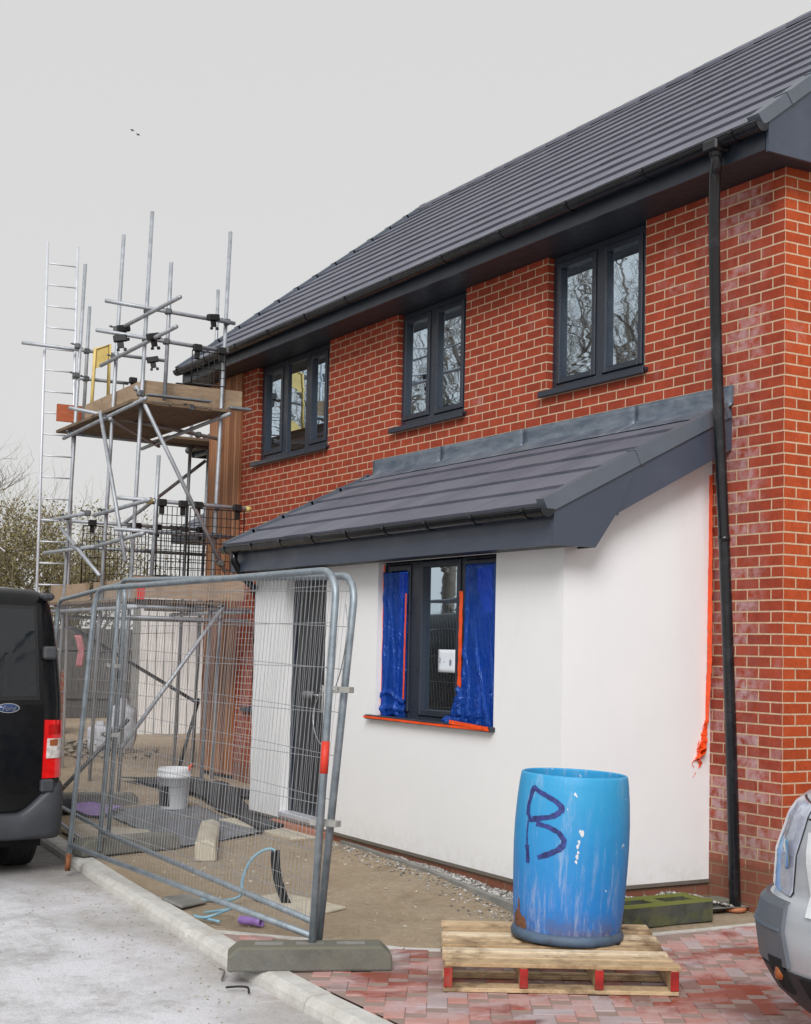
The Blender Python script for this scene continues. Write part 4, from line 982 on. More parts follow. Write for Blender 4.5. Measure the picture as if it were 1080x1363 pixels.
# ------------------------------------------------------------------ site fence
def heras(fR, fL, tR, tL, label, kr=.05, kl=.07, sp=.050):
    f = thing('site_fence', tuple(fR), label, 'fence panel', 'galvanised mesh site fence panels')
    fR, fL, tR, tL = map(Vector, (fR, fL, tR, tL)); r = .0205
    uR = (tR-fR).normalized(); uL = (tL-fL).normalized(); al = (tL-tR).normalized(); rc = .16
    m = MB(); pts = [fR, tR-uR*rc]
    for k in range(1, 6): a = k/6*math.pi/2; pts.append(tR-uR*rc*(1-math.sin(a))+al*rc*(1-math.cos(a)))
    pts += [tR+al*rc, tL-al*rc]
    for k in range(1, 6): a = k/6*math.pi/2; pts.append(tL-al*rc*(1-math.sin(a))-uL*rc*(1-math.cos(a)))
    pts += [tL-uL*rc, fL]
    m.tube(pts, r, 10); m.build('tube_frame', M['galv'], f)
    bR, bL = fR.lerp(tR, kr), fL.lerp(tL, kl); m = MB(); m.tube([bR, bL], .018, 10); m.build('bottom_rail', M['galv'], f)
    m = MB(); n_ = int((bR-bL).length/sp)
    for i in range(1, n_):
        t = i/n_; a = bR.lerp(bL, t); b = tR.lerp(tL, t); ins = 0.
        if t*n_*sp < rc: ins = rc*(1-math.sqrt(max(0, 1-(1-t*n_*sp/rc)**2)))
        if (1-t)*n_*sp < rc: ins = rc*(1-math.sqrt(max(0, 1-(1-(1-t)*n_*sp/rc)**2)))
        d = (a-b).normalized(); w = V(.0006*nz(i*.9, 1, 1), .003*nz(i*.7, 2, 1), 0); m.tube([a, a.lerp(b, .5)+w, b+d*ins], .0011, 4, False)
    for s_ in (.10, .225, .35, .475, .60, .725, .85, .955):
        a, b = bR.lerp(tR, s_), bL.lerp(tL, s_); nn = 12
        m.tube([a.lerp(b, k/nn)+V(0, 0, .0012*nz(k, s_*9, 3)) for k in range(nn+1)], .0019, 4, False)
    m.build('wire_mesh', M['wire'], f)
    return f
fA = heras((-.035, -3.36, .10), (-3.88, -3.52, -.03), (-.167, -3.20, 2.122), (-3.815, -3.40, 2.095), 'nearest mesh fence panel leaning inwards over the kerb, red band on its post', .03, .09)
m = MB(); a = V(-.035, -3.36, .10); b = V(-.167, -3.20, 2.122); m.tube([a.lerp(b, .45), a.lerp(b, .535)], .0228, 12); m.build('red_band', M['redpaint'], fA)
m = MB(); b = V(-3.815, -3.40, 2.095); a = V(-3.88, -3.52, -.03); m.tube([a, a.lerp(b, .06)], .0215, 10); m.build('rusty_tip', simple('rust', (.20, .075, .03), .9, var=.4, scale=30), fA)
fB = heras((-.12, -3.28, .10), (-4.24, -3.16, .05), (-.13, -3.10, 2.09), (-4.50, -2.985, 2.20), 'second mesh fence panel close behind the nearest one, clamped to its right post')
fC = heras((-4.47, -3.02, .05), (-7.15, -2.80, .03), (-4.60, -2.90, 2.185), (-7.20, -2.70, 2.09), 'far mesh fence panel running back behind the black van')
def clamp(c, label, rot=.0):
    m = MB(); mt = Matrix.Translation(c) @ Matrix.Rotation(rot, 4, 'Z')
    m.bbox((-.085, -.028, -.016), (.085, -.022, .016), .002, mt); m.bbox((-.085, .022, -.016), (.085, .028, .016), .002, mt)
    m.tube([mt @ V(0, -.05, 0), mt @ V(0, .05, 0)], .008, 8); m.bbox((-.018, -.044, -.018), (.018, -.027, .018), .003, mt)
    for x in (-.08, .08): m.bbox((x-.006, -.022, -.016), (x+.006, .022, .016), .002, mt)
    o = m.build('fence_clamp', simple('pale clamp steel', (.42, .42, .40), .45, .5, var=.2), None); tag(o, label, 'clamp', 'clamps joining the fence panels')
clamp((-.115, -3.20, 1.462), 'upper steel clamp joining the two near fence posts', .5); clamp((-.105, -3.265, .745), 'lower steel clamp joining the two near fence posts', .5)
clamp((-4.475, -3.03, 1.50), 'upper clamp on the joined posts at the far end of the second panel', .2); clamp((-4.40, -3.06, .95), 'lower clamp on the joined posts at the far end of the second panel', .2)
m = MB(); m.tube(smooth([V(-.13, -3.16, 1.93), V(-.07, -3.18, 1.78), V(-.10, -3.19, 1.6), V(-.13, -3.21, 1.48)]), .003, 5); m.tube(smooth([V(-.25, -3.24, 1.46), V(-.36, -3.23, 1.33), V(-.30, -3.24, 1.2), V(-.15, -3.24, 1.12)]), .003, 5); o = m.build('tie_wire', M['chrome'], None); tag(o, 'thin looped tie wire dangling between the two near fence posts', 'wire')

# ------------------------------------------------------------------ scaffold tower at the far corner
sca = thing('scaffold_tower', (-9.4, -1., 0), 'two-lift tube scaffold tower with boarded decks beside the timber clad corner of the house', 'scaffold')
TR = .0228
def YO(p):
    """keep a rail in line with its couplers when it is clamped on the outer face of the uprights"""
    x, y, z = p; d = y-(-1.62)
    return (x-3.0*d, y, z+(z-1.7)*.19*d) if -1.80 < y < -1.64 else p
def tb(name, a, b, r=TR, mat='scaff', joint=None):
    a, b = Vector(a), Vector(b); mid = a.lerp(b, .5)+V(.006*nz(a.x, b.z, 3), .006*nz(a.z, b.y, 5), 0)
    m = MB(); m.tube([a, mid, b], r, 10); o = m.build(name, M[mat], sca)
    for e, d in ((a, (a-b).normalized()), (b, (b-a).normalized())): pass
    return o
XP, YP, XB = -8.27, -1.62, -10.7
up = [((-8.3, -.70, .02), (-8.3, -.556, 6.43)), ((-8.3, -1.65, .02), (-8.3, -1.497, 6.50)), ((-9.42, YP, .02), (-8.89, YP, 6.36)), ((-10.95, -1.60, .02), (-10.40, -1.60, 6.35)),
      ((XB, -.12, .02), (XB, -.03, 4.55)), ((XB, .13, .02), (XB, .22, 4.28)), ((XB, -1.465, 4.25), (XB, -1.435, 5.90)), ((XB, .27, 4.3), (XB, .28, 6.37)),
      ((-8.22, -1.31, 4.38), (-8.22, -1.285, 5.94)), ((-8.22, -1.395, 2.25), (-8.22, -1.352, 3.76)), ((-9.10, -.25, .02), (-9.10, -.2, 2.2))]
for a, b in up: tb('upright', a, b)
for a, b in up:                                                    # base plates and sole boards under those that reach the ground
    if a[2] < .1:
        m = MB(); m.bbox((a[0]-.07, a[1]-.07, .012), (a[0]+.07, a[1]+.07, .022), .003); m.bbox((a[0]-.22, a[1]-.11, -.03), (a[0]+.22, a[1]+.11, .012), .004); m.build('base_plate', M['coupler'], sca)
led = [((XP+.05, -2.02, 5.40), (XP+.05, -.50, 5.355)), ((XP+.05, -2.11, 5.065), (XP+.05, -.63, 5.02)), ((-8.95, YP-.05, 5.27), (-7.02, YP-.05, 5.255)), ((-9.56, YP-.05, 4.945), (-7.10, YP-.05, 4.96)),
       ((XB, -2.26, 5.335), (XB, -.40, 5.335)), ((XB, -1.62, 4.975), (XB, -.9, 4.985)), ((XB, -1.65, 4.27), (XB, .29, 4.25)),
       ((XP+.05, -1.80, 3.26), (XP+.05, -.27, 3.238)), ((XP+.05, -1.83, 2.915), (XP+.05, -.45, 2.905)), ((XB, -1.56, 3.18), (XB, .26, 3.172)), ((XB, -1.56, 2.86), (XB, .26, 2.85)),
       ((-9.60, YP-.05, 3.17), (-7.72, YP-.05, 3.21)), ((-9.52, YP-.05, 2.80), (-7.88, YP-.05, 2.86)), ((-11.7, YP-.05, 3.24), (-9.85, YP-.05, 3.215)), ((-11.6, YP-.05, 2.82), (-9.5, YP-.05, 2.80)),
       ((XP+.06, -1.72, 2.085), (XP+.06, -.22, 2.085)), ((XP-.02, -1.75, 1.97), (XP-.02, -.20, 1.96)), ((-11.2, YP-.05, 2.06), (-8.0, YP-.05, 2.07)), ((-11.0, -.12, 2.06), (-8.4, -.12, 2.07)), ((XB-.3, -1.6, 1.99), (XB-.3, .4, 1.99)),
       ((-10.95, YP-.05, 4.24), (-7.95, YP-.05, 4.33)), ((-10.9, -.62, 4.19), (-8.0, -.62, 4.27)), ((-9.5, -2.0, 4.395), (-9.5, -.1, 4.20)), ((-10.6, -.5, 4.20), (-8.9, -1.7, 4.22))]
for i, (a, b) in enumerate(led): tb('ledger', *( (YO(a), YO(b)) if a[1] == b[1] else (a, b)))
brc = [((XP+.09, -1.66, 4.50), (XP+.09, -.535, 2.50)), ((-9.51, YP-.09, 4.39), (-8.43, YP-.09, 2.58)), ((XB-.05, -.88, 3.19), (XB-.05, .2, 4.09)), ((XP+.09, -.53, 2.14), (XP+.09, -1.67, .56)),
       ((XP+.07, -2.31, .12), (XP+.07, -1.60, .86)), ((XB-.05, -1.52, 1.875), (XB-.05, .22, .91)), ((XB-.06, .22, .98), (XB-.06, -.02, .10)), ((-10.9, YP-.09, 3.1), (-9.3, YP-.09, 2.45))]
for i, (a, b) in enumerate(brc): tb('brace', *((YO(a), YO(b)) if a[1] == b[1] else (a, b)), mat='scaff' if i not in (4, 5, 6) else 'coupler')
def cpl(p, ax=0):
    m = MB(); p = Vector(p); rr_ = random.Random(int(p.x*91+p.z*57)); mt = Matrix.Translation(p) @ Matrix.Rotation(rr_.uniform(-.3, .3), 4, 'Z')
    m.bbox((-.038, -.036, -.034), (.038, .036, .034), .012, mt); m.tube([mt @ V(0, -.02, .02), mt @ V(.0, -.085, .03)], .009, 6); m.tube([mt @ V(.02, 0, -.02), mt @ V(.075, 0, -.03)], .009, 6); m.bbox((-.016, -.07, .016), (.016, -.05, .04), .004, mt)
    m.build('coupler', M['coupler'], sca)
for z in (5.365, 5.03, 3.24, 2.91, 2.085, 4.33): cpl((XP+.02, -.59-(5-z)*.016, z)); cpl((XP+.02, -1.54-(5-z)*.018, z))
for z, x in ((4.945, -9.02), (5.27, -8.97), (4.25, -9.07), (3.18, -9.17), (2.82, -9.2), (2.06, -9.26)): cpl((x, YP-.02, z))
for z, x in ((5.335, -10.5), (4.975, -10.52), (4.25, -10.58), (3.22, -10.68), (2.82, -10.72), (2.06, -10.78)): cpl((x, YP-.01, z))
for p in ((XP+.05, -1.1, 2.91), (XP+.05, -.85, 3.24), (XB, -.8, 3.17), (XB, -.5, 2.85), (XB, -.2, 3.17), (XP+.05, -.9, 2.085), (-9.9, YP-.05, 2.80), (-9.7, YP-.05, 3.2), (XP+.05, -1.0, 4.33), (-9.5, -1.2, 4.33), (-9.5, -.4, 4.23), (XP+.05, -1.30, 5.38), (XP+.05, -1.31, 5.04), (XP+.03, -1.37, 3.25), (XP+.03, -1.38, 2.91), (XB, .2, 3.17), (XB, -.07, 3.17), (XB, .22, 4.25), (XB, -.03, 4.25), (XP+.09, -1.60, 4.42), (XP+.09, -.60, 2.60), (XB, -1.45, 5.33), (XB, -1.45, 4.98)): cpl(p)
# timber decks, toe boards, cap ends
for z, x0, x1 in ((4.31, -11.0, -8.18), (2.13, -11.1, -8.15)):
    for i in range(5):
        y = -1.70+.232*i; m = MB(); m.bbox((x0+random.uniform(-.06, .06), y, z), (x1+random.uniform(-.04, .04), y+.225, z+.038), .004); m.build('deck_board', M['deck'], sca)
for z in (4.27, 2.10):
    for i in range(3):
        x = -10.95+.232*i; m = MB(); m.bbox((x, -.5, z), (x+.225, 1.9, z+.038), .004); m.build('deck_board', M['deck'], sca)
for a, b, z0, h, mt_ in (((-8.345, -1.55), (-8.345, -.34), 4.375, .225, 'board'), ((-10.25, -1.565), (-8.33, -1.565), 4.345, .225, 'board'), ((-10.76, -1.78), (-10.76, -1.47), 4.42, .215, 'redboard'),
                     ((-8.125, -1.62), (-8.125, -.33), 2.18, .235, 'board'), ((-9.65, -1.565), (-8.14, -1.565), 2.16, .225, 'board'), ((-11.4, -1.57), (-9.9, -1.57), 2.16, .225, 'board'), ((-10.98, .5), (-10.98, 1.9), 4.31, .225, 'board')):
    m = MB(); a_ = V(*a, z0); b_2 = V(*b, z0); t = (b_2-a_).normalized(); n_ = V(t.y, -t.x, 0)*.019
    m.add([a_-n_, b_2-n_, b_2+n_, a_+n_]+[p+V(0, 0, h) for p in (a_-n_, b_2-n_, b_2+n_, a_+n_)], [(3, 2, 1, 0), (4, 5, 6, 7), (0, 1, 5, 4), (1, 2, 6, 5), (2, 3, 7, 6), (3, 0, 4, 7)])
    o = m.build('toe_board', M[mt_], sca)
m = MB(); m.bbox((-8.138, -1.59, 2.157), (-8.10, -1.50, 2.40), .004); m.build('painted_end', M['redpaint'], sca)
m = MB(); m.bbox((XP+.03, -1.52, 4.405), (XP+.14, -.78, 4.425), .003); m.bbox((XP+.03, -.55, 4.36), (XP+.14, -.30, 4.385), .003); m.build('transom', M['galv'], sca)
for p in ((XP+.05, -.265, 3.238), (XP+.05, -1.44, 3.25)): m = MB(); m.tube([V(*p)-V(0, .03, 0), V(*p)+V(0, .03, 0)], .031, 10); m.build('end_cap', M['yellow'], sca)
g_ = MB(); gx = XB+.1
q = [V(gx, -1.40, 4.40), V(gx, -1.374, 5.35), V(gx, -1.19, 5.43), V(gx, -1.187, 4.55)]
g_.tube([q[0], q[1], q[2], q[3]], .019, 8); g_.tube([q[0]+V(0, 0, .12), q[3]+V(0, 0, .0)], .016, 8)
g_.add([q[1]-V(0, 0, .25), q[2]-V(0, 0, .25), q[2], q[1]], [(0, 1, 2, 3)]); g_.add([q[0]+V(0, 0, .02), q[3]-V(0, 0, .03), q[3]+V(0, 0, .17), q[0]+V(0, 0, .22)], [(0, 1, 2, 3)])
g_.build('safety_gate', M['yellow'], sca, fix=False, solid=.008)
# brick guards hooked on the rails
def guard(x, y0, y1, z0, z1, label, dens=.05):
    gd = thing('brick_guard', (x, y0, z0), label, 'brick guard', 'black mesh brick guards hung on the scaffold rails')
    m = MB(); r = .0095
    m.tube([V(x, y0, z0), V(x, y0, z1), V(x, y1, z1), V(x, y1, z0), V(x, y0, z0)], r, 6)
    m.tube([V(x, y0, (z0+z1)/2), V(x, y1, (z0+z1)/2)], .006, 5); n_ = max(2, int(abs(y1-y0)/dens))
    for i in range(1, n_): y = y0+(y1-y0)*i/n_; m.tube([V(x, y, z0), V(x, y, z1)], .0048, 4)
    k = int((z1-z0)/.09)
    for i in range(1, k): z = z0+(z1-z0)*i/k; m.tube([V(x, y0, z), V(x, y1, z)], .004, 4)
    m.build('grid', M['black'], gd)
    for t in (.14, .86):
        m = MB(); y = y0+(y1-y0)*t; m.bbox((x-.02, y-.05, z1-.005), (x+.035, y+.05, z1+.075), .01); m.bbox((x-.01, y-.03, z1-.09), (x+.01, y+.03, z1-.004), .006)
        m.build('hook', M['black'], gd)
guard(XB+.06, -1.43, -.62, 2.34, 3.13, 'black brick guard on the far rail of the lower lift nearest the ladder')
guard(XB+.06, -.58, .22, 2.34, 3.13, 'black brick guard on the far rail of the lower lift against the timber cladding')
guard(XP+.09, -.98, -.33, 2.43, 3.20, 'black brick guard on the near rail of the lower lift over the timber cladding')
guard(XP+.09, -1.36, -1.02, 2.43, 3.20, 'narrow black brick guard in the middle of the near lower rail')
guard(XP+.10, -1.02, -.62, 4.60, 4.97, 'black brick guard on the near upper rail in front of the gutter', .06)
guard(XB+.06, -.98, -.12, 4.50, 4.98, 'black brick guard on the far side of the upper deck', .12)
for p, lb in (((XP+.09, -.78, 5.37), 'black guard hook on the top rail nearest the gutter'), ((-8.6, YP-.06, 5.20), 'black guard hook on the short top rail of the scaffold'), ((-7.6, YP-.06, 4.93), 'black guard hook at the outer end of the middle rail'), ((-10.6, -.62, 5.30), 'black guard hook on the far top rail of the scaffold'), ((XP+.09, -1.85, 4.99), 'black guard hook under the outer end of the near middle rail')):
    m = MB(); mt = Matrix.Translation(p) @ Matrix.Rotation(random.uniform(-.4, .4), 4, 'Z') @ Matrix.Rotation(random.uniform(-.3, .3), 4, 'X')
    m.bbox((-.03, -.075, -.03), (.03, .075, .045), .01, mt); m.bbox((-.012, -.04, -.10), (.012, .03, -.03), .006, mt); m.bbox((-.012, -.055, -.13), (.012, -.02, -.10), .006, mt); m.bbox((-.012, .02, -.135), (.012, .055, -.10), .006, mt)
    tag(m.build('guard_hook', M['black'], None), lb, 'hook', 'loose brick guard hooks on the scaffold rails')
# ladder
ld = thing('aluminium_ladder', (-10.78, -1.7, 0), 'long aluminium ladder standing beyond the scaffold, reaching above its top rails', 'ladder')
LB = [V(-10.98, -1.87, -.02), V(-10.98, -1.47, -.02)]; LT = [V(-10.75, -1.98, 6.65), V(-10.75, -1.60, 6.66)]
for i in (0, 1):
    m = MB(); a, b = LB[i], LT[i]; m.tube([a, a.lerp(b, .5)+V(.03, 0, 0), b], .0185, 4 if 0 else 8); m.build('stile', M['alu'], ld)
for k in range(1, 25):
    t = k/25; a, b = LB[0].lerp(LT[0], t), LB[1].lerp(LT[1], t); off = V(.03*math.sin(t*3.14), 0, 0)*.9; m = MB(); m.tube([a+off, b+off], .0095, 8); m.build('rung', M['alu'], ld)

# ------------------------------------------------------------------ black van, seen from behind
bv_ = thing('black_van', (-6.3, -4.58, -.075), 'black panel van parked against the kerb, its rear doors to the fence', 'van')
VC = -4.525
VS = [(.20, .90, .06), (.32, .955, .02), (.55, .985, .0), (.95, .985, .0), (1.25, .978, .015), (1.55, .955, .05), (1.80, .925, .09), (1.97, .895, .13), (2.04, .865, .17), (2.085, .80, .24), (2.105, .6, .4)]
def vi(z, k):
    for p, q in zip(VS, VS[1:]):
        if p[0] <= z <= q[0]: t = (z-p[0])/(q[0]-p[0]); return p[k]+(q[k]-p[k])*t
    return VS[0][k] if z < VS[0][0] else VS[-1][k]
XV = -3.96; CR = .10
def vrear(y, z, off=0.):
    w = vi(z, 1)+0; x = XV-vi(z, 2); d = abs(y-VC)-(w-CR)
    bow = .05*((y-VC)/w)**2
    if d > 0: d = min(d, CR*.999); x -= CR-math.sqrt(CR*CR-d*d)
    return V(x-bow+off, y, z)
m = MB(); m.smooth = True; rows = []; LEN = 4.85
def front_x(z): return XV-LEN+(.0 if z < .75 else (.15*(z-.75)/.3 if z < 1.05 else .15+(z-1.05)*1.15))
for z, w, d in VS:
    rw = []
    ys = [VC+w*t for t in (-1, -.97, -.92, -.8, -.5, 0, .5, .8, .92, .97, 1)]
    for y in ys: rw.append(vrear(y, z))
    fx = front_x(z)
    for t in (.15, .3, .45, .6, .75, .88): rw.append(V(XV-d-CR+(fx-XV+.3)*t, VC+w*(1-.10*max(0, t-.6)), z))
    for t in (.95, .8, .4, 0, -.4, -.8, -.95): rw.append(V(fx+.22*abs(t)**3, VC+w*.93*t, z))
    for t in (.88, .75, .6, .45, .3, .15): rw.append(V(XV-d-CR+(fx-XV+.3)*t, VC-w*(1-.10*max(0, t-.6)), z))
    rows.append(rw)
N = len(rows[0]); vs = [p+V(0, 0, 0) for rw in rows for p in rw]
fs = [(i*N+k, i*N+(k+1) % N, (i+1)*N+(k+1) % N, (i+1)*N+k) for i in range(len(rows)-1) for k in range(N)]; fs.append(tuple((len(rows)-1)*N+k for k in range(N))); fs.append(tuple(range(N))[::-1])
m.add(vs, fs); body = m.build('body', M['vanblack'], bv_)
def patch(fn, c, off, nu, nv, name, mat, par, thick=0., inner=None):
    """c = four (a,b) corners on surface fn; a shell standing proud by off"""
    m = MB(); m.smooth = False
    def f(u, v):
        a = c[0][0]*(1-u)*(1-v)+c[1][0]*u*(1-v)+c[2][0]*u*v+c[3][0]*(1-u)*v; b = c[0][1]*(1-u)*(1-v)+c[1][1]*u*(1-v)+c[2][1]*u*v+c[3][1]*(1-u)*v
        e = min(u, 1-u, v, 1-v); return fn(a, b, off if e > .0002 else -.004)
    us = [0, .0005]+[i/nu for i in range(1, nu)]+[.9995, 1]; vv = [0, .0005]+[i/nv for i in range(1, nv)]+[.9995, 1]
    P = [f(min(1, u), min(1, v)) if 0 < u < 1 and 0 < v < 1 else f(u, v) for v in vv for u in us]
    def e_(u, v): return 0
    n1 = len(us); m.add(P, [(j*n1+i, j*n1+i+1, (j+1)*n1+i+1, (j+1)*n1+i) for j in range(len(vv)-1) for i in range(n1-1)])
    return m.build(name, mat, par, fix=False)
RT = VC+.985
for sg in (1, -1):
    def Y(d): return VC+sg*d
    dr_ = patch(vrear, [(Y(.008), .40), (Y(.815), .44), (Y(.80), 1.98), (Y(.008), 2.0)], .006, 10, 14, 'rear_door', M['vanblack'], bv_)
    patch(vrear, [(Y(.11), 1.26), (Y(.755), 1.27), (Y(.735), 1.93), (Y(.11), 1.94)], .012, 8, 8, 'window', M['vanglass'], dr_)
    patch(vrear, [(Y(.085), 1.235), (Y(.78), 1.245), (Y(.757), 1.955), (Y(.085), 1.965)], .009, 8, 8, 'window_seal', M['black'], dr_)
    lp = patch(vrear, [(Y(.815), .655), (Y(.983), .66), (Y(.983), 1.09), (Y(.822), 1.095)], .020, 10, 6, 'tail_lamp', M['redlamp'], bv_)
    patch(vrear, [(Y(.838), .805), (Y(.972), .81), (Y(.974), .955), (Y(.842), .955)], .026, 8, 4, 'clear_lens', M['clearlamp'], lp)
    patch(vrear, [(Y(.862), .90), (Y(.925), .90), (Y(.93), .95), (Y(.862), .945)], .028, 3, 3, 'amber_lens', M['amber'], lp)
    patch(vrear, [(Y(.85), .985), (Y(.955), .985), (Y(.955), 1.06), (Y(.85), 1.06)], .0225, 4, 3, 'lens_shade', simple('deep red lens', (.42, .004, .004), .15), lp)
    for z in (1.60, .60):
        m = MB(); m.bbox((XV-.10-.05*(z > 1), min(Y(.80), Y(.90)), z-.05), (XV+.022-.055*(z > 1), max(Y(.80), Y(.90)), z+.05), .015); m.build('hinge', M['vanplastic'], bv_)
    m = MB(); m.bbox((XV-.5, min(Y(.80), Y(.885)), 2.0), (XV-.10, max(Y(.80), Y(.885)), 2.06), .02); m.build('roof_corner', M['vanplastic'], bv_)
# bumper wraps the corner
m = MB(); m.smooth = True
def bump(u, v):
    y = VC+(u*2-1)*1.0; z = .205+.42*v; side = max(0, abs(u*2-1)-.62)/.38; top = .40+.22*sst(side*1.15); z = .205+(top-.205)*v
    w = .985; d = abs(y-VC)-(w-.12); x = XV+.035+.025*math.sin(v*3.14)
    if d > 0: d = min(d, .134); x -= .5*(.135-math.sqrt(max(0, .135**2-d*d)))*2
    if v < .02 or v > .98: x -= .05
    return V(x-.05*((y-VC)/w)**2, y, z)
m.grid(bump, 60, 14); bm_ = m.build('rear_bumper', M['vanplastic'], bv_, fix=False, solid=.012)
for sg in (1, -1):
    m = MB(); m.bbox((XV-.75, VC+sg*.955-.02, .22), (XV-.06, VC+sg*.955+.02, .60), .015); m.build('bumper_side', M['vanplastic'], bv_)
m = MB(); m.box((XV-LEN+.3, VC-.85, .14), (XV-.12, VC+.85, .26)); m.build('underside', M['bottom'], bv_)
for wx, in ((XV-.66,), (XV-3.7,)):
    for sg in (1, -1):
        yc = VC+sg*.795; w = MB(); w.lathe([(.20, -.10), (.30, -.112), (.325, -.10), (.332, -.06), (.332, .06), (.325, .10), (.30, .112), (.20, .10)], (wx, yc, .257), 40, 'y'); wl = bpy.data.objects.new('wheel', None); C.objects.link(wl); wl.parent = bv_; wl.location = V(wx, yc, .257)-Vector(bv_.location)
        ty = w.build('tyre', M['tyre'], wl)
        for gy in (-.07, -.035, 0, .035, .07): pass
        t_ = MB(); t_.lathe([(.0, .085*sg), (.10, .09*sg), (.19, .06*sg), (.205, .10*sg)], (wx, yc, .257), 24, 'y'); t_.build('rim', M['coupler'], wl)
        t_ = MB()
        for gy in (-.066, -.022, .022, .066): t_.lathe([(.3335, gy-.003), (.3335, gy+.003)], (wx, yc, .257), 40, 'y')
        t_.build('tread_groove', M['bottom'], wl, fix=False)
# oval badge on the right-hand door
bc_ = vrear(-3.985, 1.185, .012)
m = MB(); m.lathe([(0, 0), (1., 0), (1., .5), (.93, 1.), (.86, .8), (0, .8)], (0, 0, 0), 40)
mt = Matrix.Translation(bc_) @ Matrix.Rotation(R(90), 4, 'Y') @ Matrix.Diagonal((.037, .088, .010, 1)); m.v = [mt @ v for v in m.v]; bd = m.build('badge', M['chrome'], bv_)
m = MB(); m.lathe([(0, 0), (1., 0), (.99, .2), (0, .25)], (0, 0, 0), 40); mt = Matrix.Translation(bc_+V(.0085, 0, 0)) @ Matrix.Rotation(R(90), 4, 'Y') @ Matrix.Diagonal((.030, .076, .008, 1)); m.v = [mt @ v for v in m.v]; m.build('badge_enamel', M['badge'], bd)
text_obj('badge_lettering', 'Ford', .052, M['chrome'], Matrix.Translation(bc_+V(.0115, 0, -.003)) @ Matrix.Rotation(R(90), 4, 'Z') @ Matrix.Rotation(R(90), 4, 'X'), bd, shear=.35, ext=.001)
m = MB(); m.bbox((XV-.02, -4.50, .84), (XV+.014, -4.40, .90), .008); m.bbox((XV-.01, -4.62, .62), (XV+.02, -4.56, .90), .01); m.build('door_handle', M['vanplastic'], bv_)

# ------------------------------------------------------------------ silver van nose-out on the drive
sv = thing('silver_van', (3.17, 0, 0), 'silver van parked nose out beside the gable, grey plastic bumper corner showing', 'van')
SC = 3.17
SS = [(.22, .74, .22), (.26, .79, .15), (.34, .85, .07), (.44, .888, .02), (.60, .90, 0), (.70, .885, .02), (.745, .85, .05), (.90, .828, .045), (1.0, .805, .07), (1.06, .795, .085), (1.10, .785, .11), (1.14, .76, .17), (1.18, .74, .40), (1.24, .72, .85), (1.32, .72, 1.1), (1.6, .72, 1.5), (1.95, .68, 1.95), (2.0, .6, 2.2)]
def si(z, k):
    for p, q in zip(SS, SS[1:]):
        if p[0] <= z <= q[0]: t = (z-p[0])/(q[0]-p[0]); return p[k]+(q[k]-p[k])*t
    return SS[0][k] if z < SS[0][0] else SS[-1][k]
YS = -2.64
def nose(t, z, off=0.):
    """t -1..1 runs round the nose from the left wing to the right wing"""
    w = si(z, 1)+off; a = t*math.pi/2; e = .62
    x = math.copysign(abs(math.sin(a))**e, a)*w; y = YS+si(z, 2)-off+(1-abs(math.cos(a))**e)*.62
    return V(SC+x, y, z)
m = MB(); m.smooth = True; rows = []
TS = [-1+2*i/44 for i in range(45)]
for z, w, d in [(z_, 0, 0) for z_ in [.22, .24, .26, .30, .34, .39, .44, .52, .60, .65, .70, .72, .745, .8, .85, .90, .95, 1.0, 1.03, 1.06, 1.08, 1.10, 1.12, 1.14, 1.16, 1.18, 1.24, 1.32, 1.6, 1.95, 2.0]]:
    rw = [nose(t, z) for t in TS]; ww = si(z, 1)
    for yy in (-.7, .2, 1.2, 2.1): rw.append(V(SC+ww, yy, z))
    for t in (.9, .4, -.4, -.9): rw.append(V(SC+ww*t, 2.2-.12*(z-.5), z))
    for yy in (2.1, 1.2, .2, -.7): rw.append(V(SC-ww, yy, z))
    rows.append(rw)
N = len(rows[0]); vs = [p for rw in rows for p in rw]; fs = [(i*N+k, i*N+(k+1) % N, (i+1)*N+(k+1) % N, (i+1)*N+k) for i in range(len(rows)-1) for k in range(N)]
fs += [tuple((len(rows)-1)*N+k for k in range(N)), tuple(range(N))[::-1]]; m.add(vs, fs); sb = m.build('body', M['silver'], sv)
def TX(x): return None
for q in ([(-.99, .46), (-.235, .46), (-.262, .715), (-.99, .735)], [(.235, .46), (.99, .46), (.99, .735), (.262, .715)]):
    bp_ = patch(nose, q, .014, 20, 10, 'bumper_corner', simple('mid grey bumper plastic', (.105, .118, .140), .5, var=.12, bump=.0006, bscale=300, dirt=(.15, .145, .135), dirt_amt=.4), sv)
    e = [(min(a, -.262) if a < 0 else max(a, .262), .60+(b > .6)*.012+(.02 if abs(a) > .9 else 0)) for a, b in q]
    patch(nose, e, .019, 14, 2, 'bumper_crease', M['verge'], bp_)
patch(nose, [(-.96, .225), (.96, .225), (.985, .445), (-.985, .445)], .008, 44, 8, 'lower_bumper', simple('dark grey valance', (.022, .024, .029), .55, bump=.0006, bscale=300), sv)
patch(nose, [(-.17, .27), (.17, .27), (.19, .43), (-.19, .43)], .012, 24, 3, 'air_intake', M['bottom'], sv)
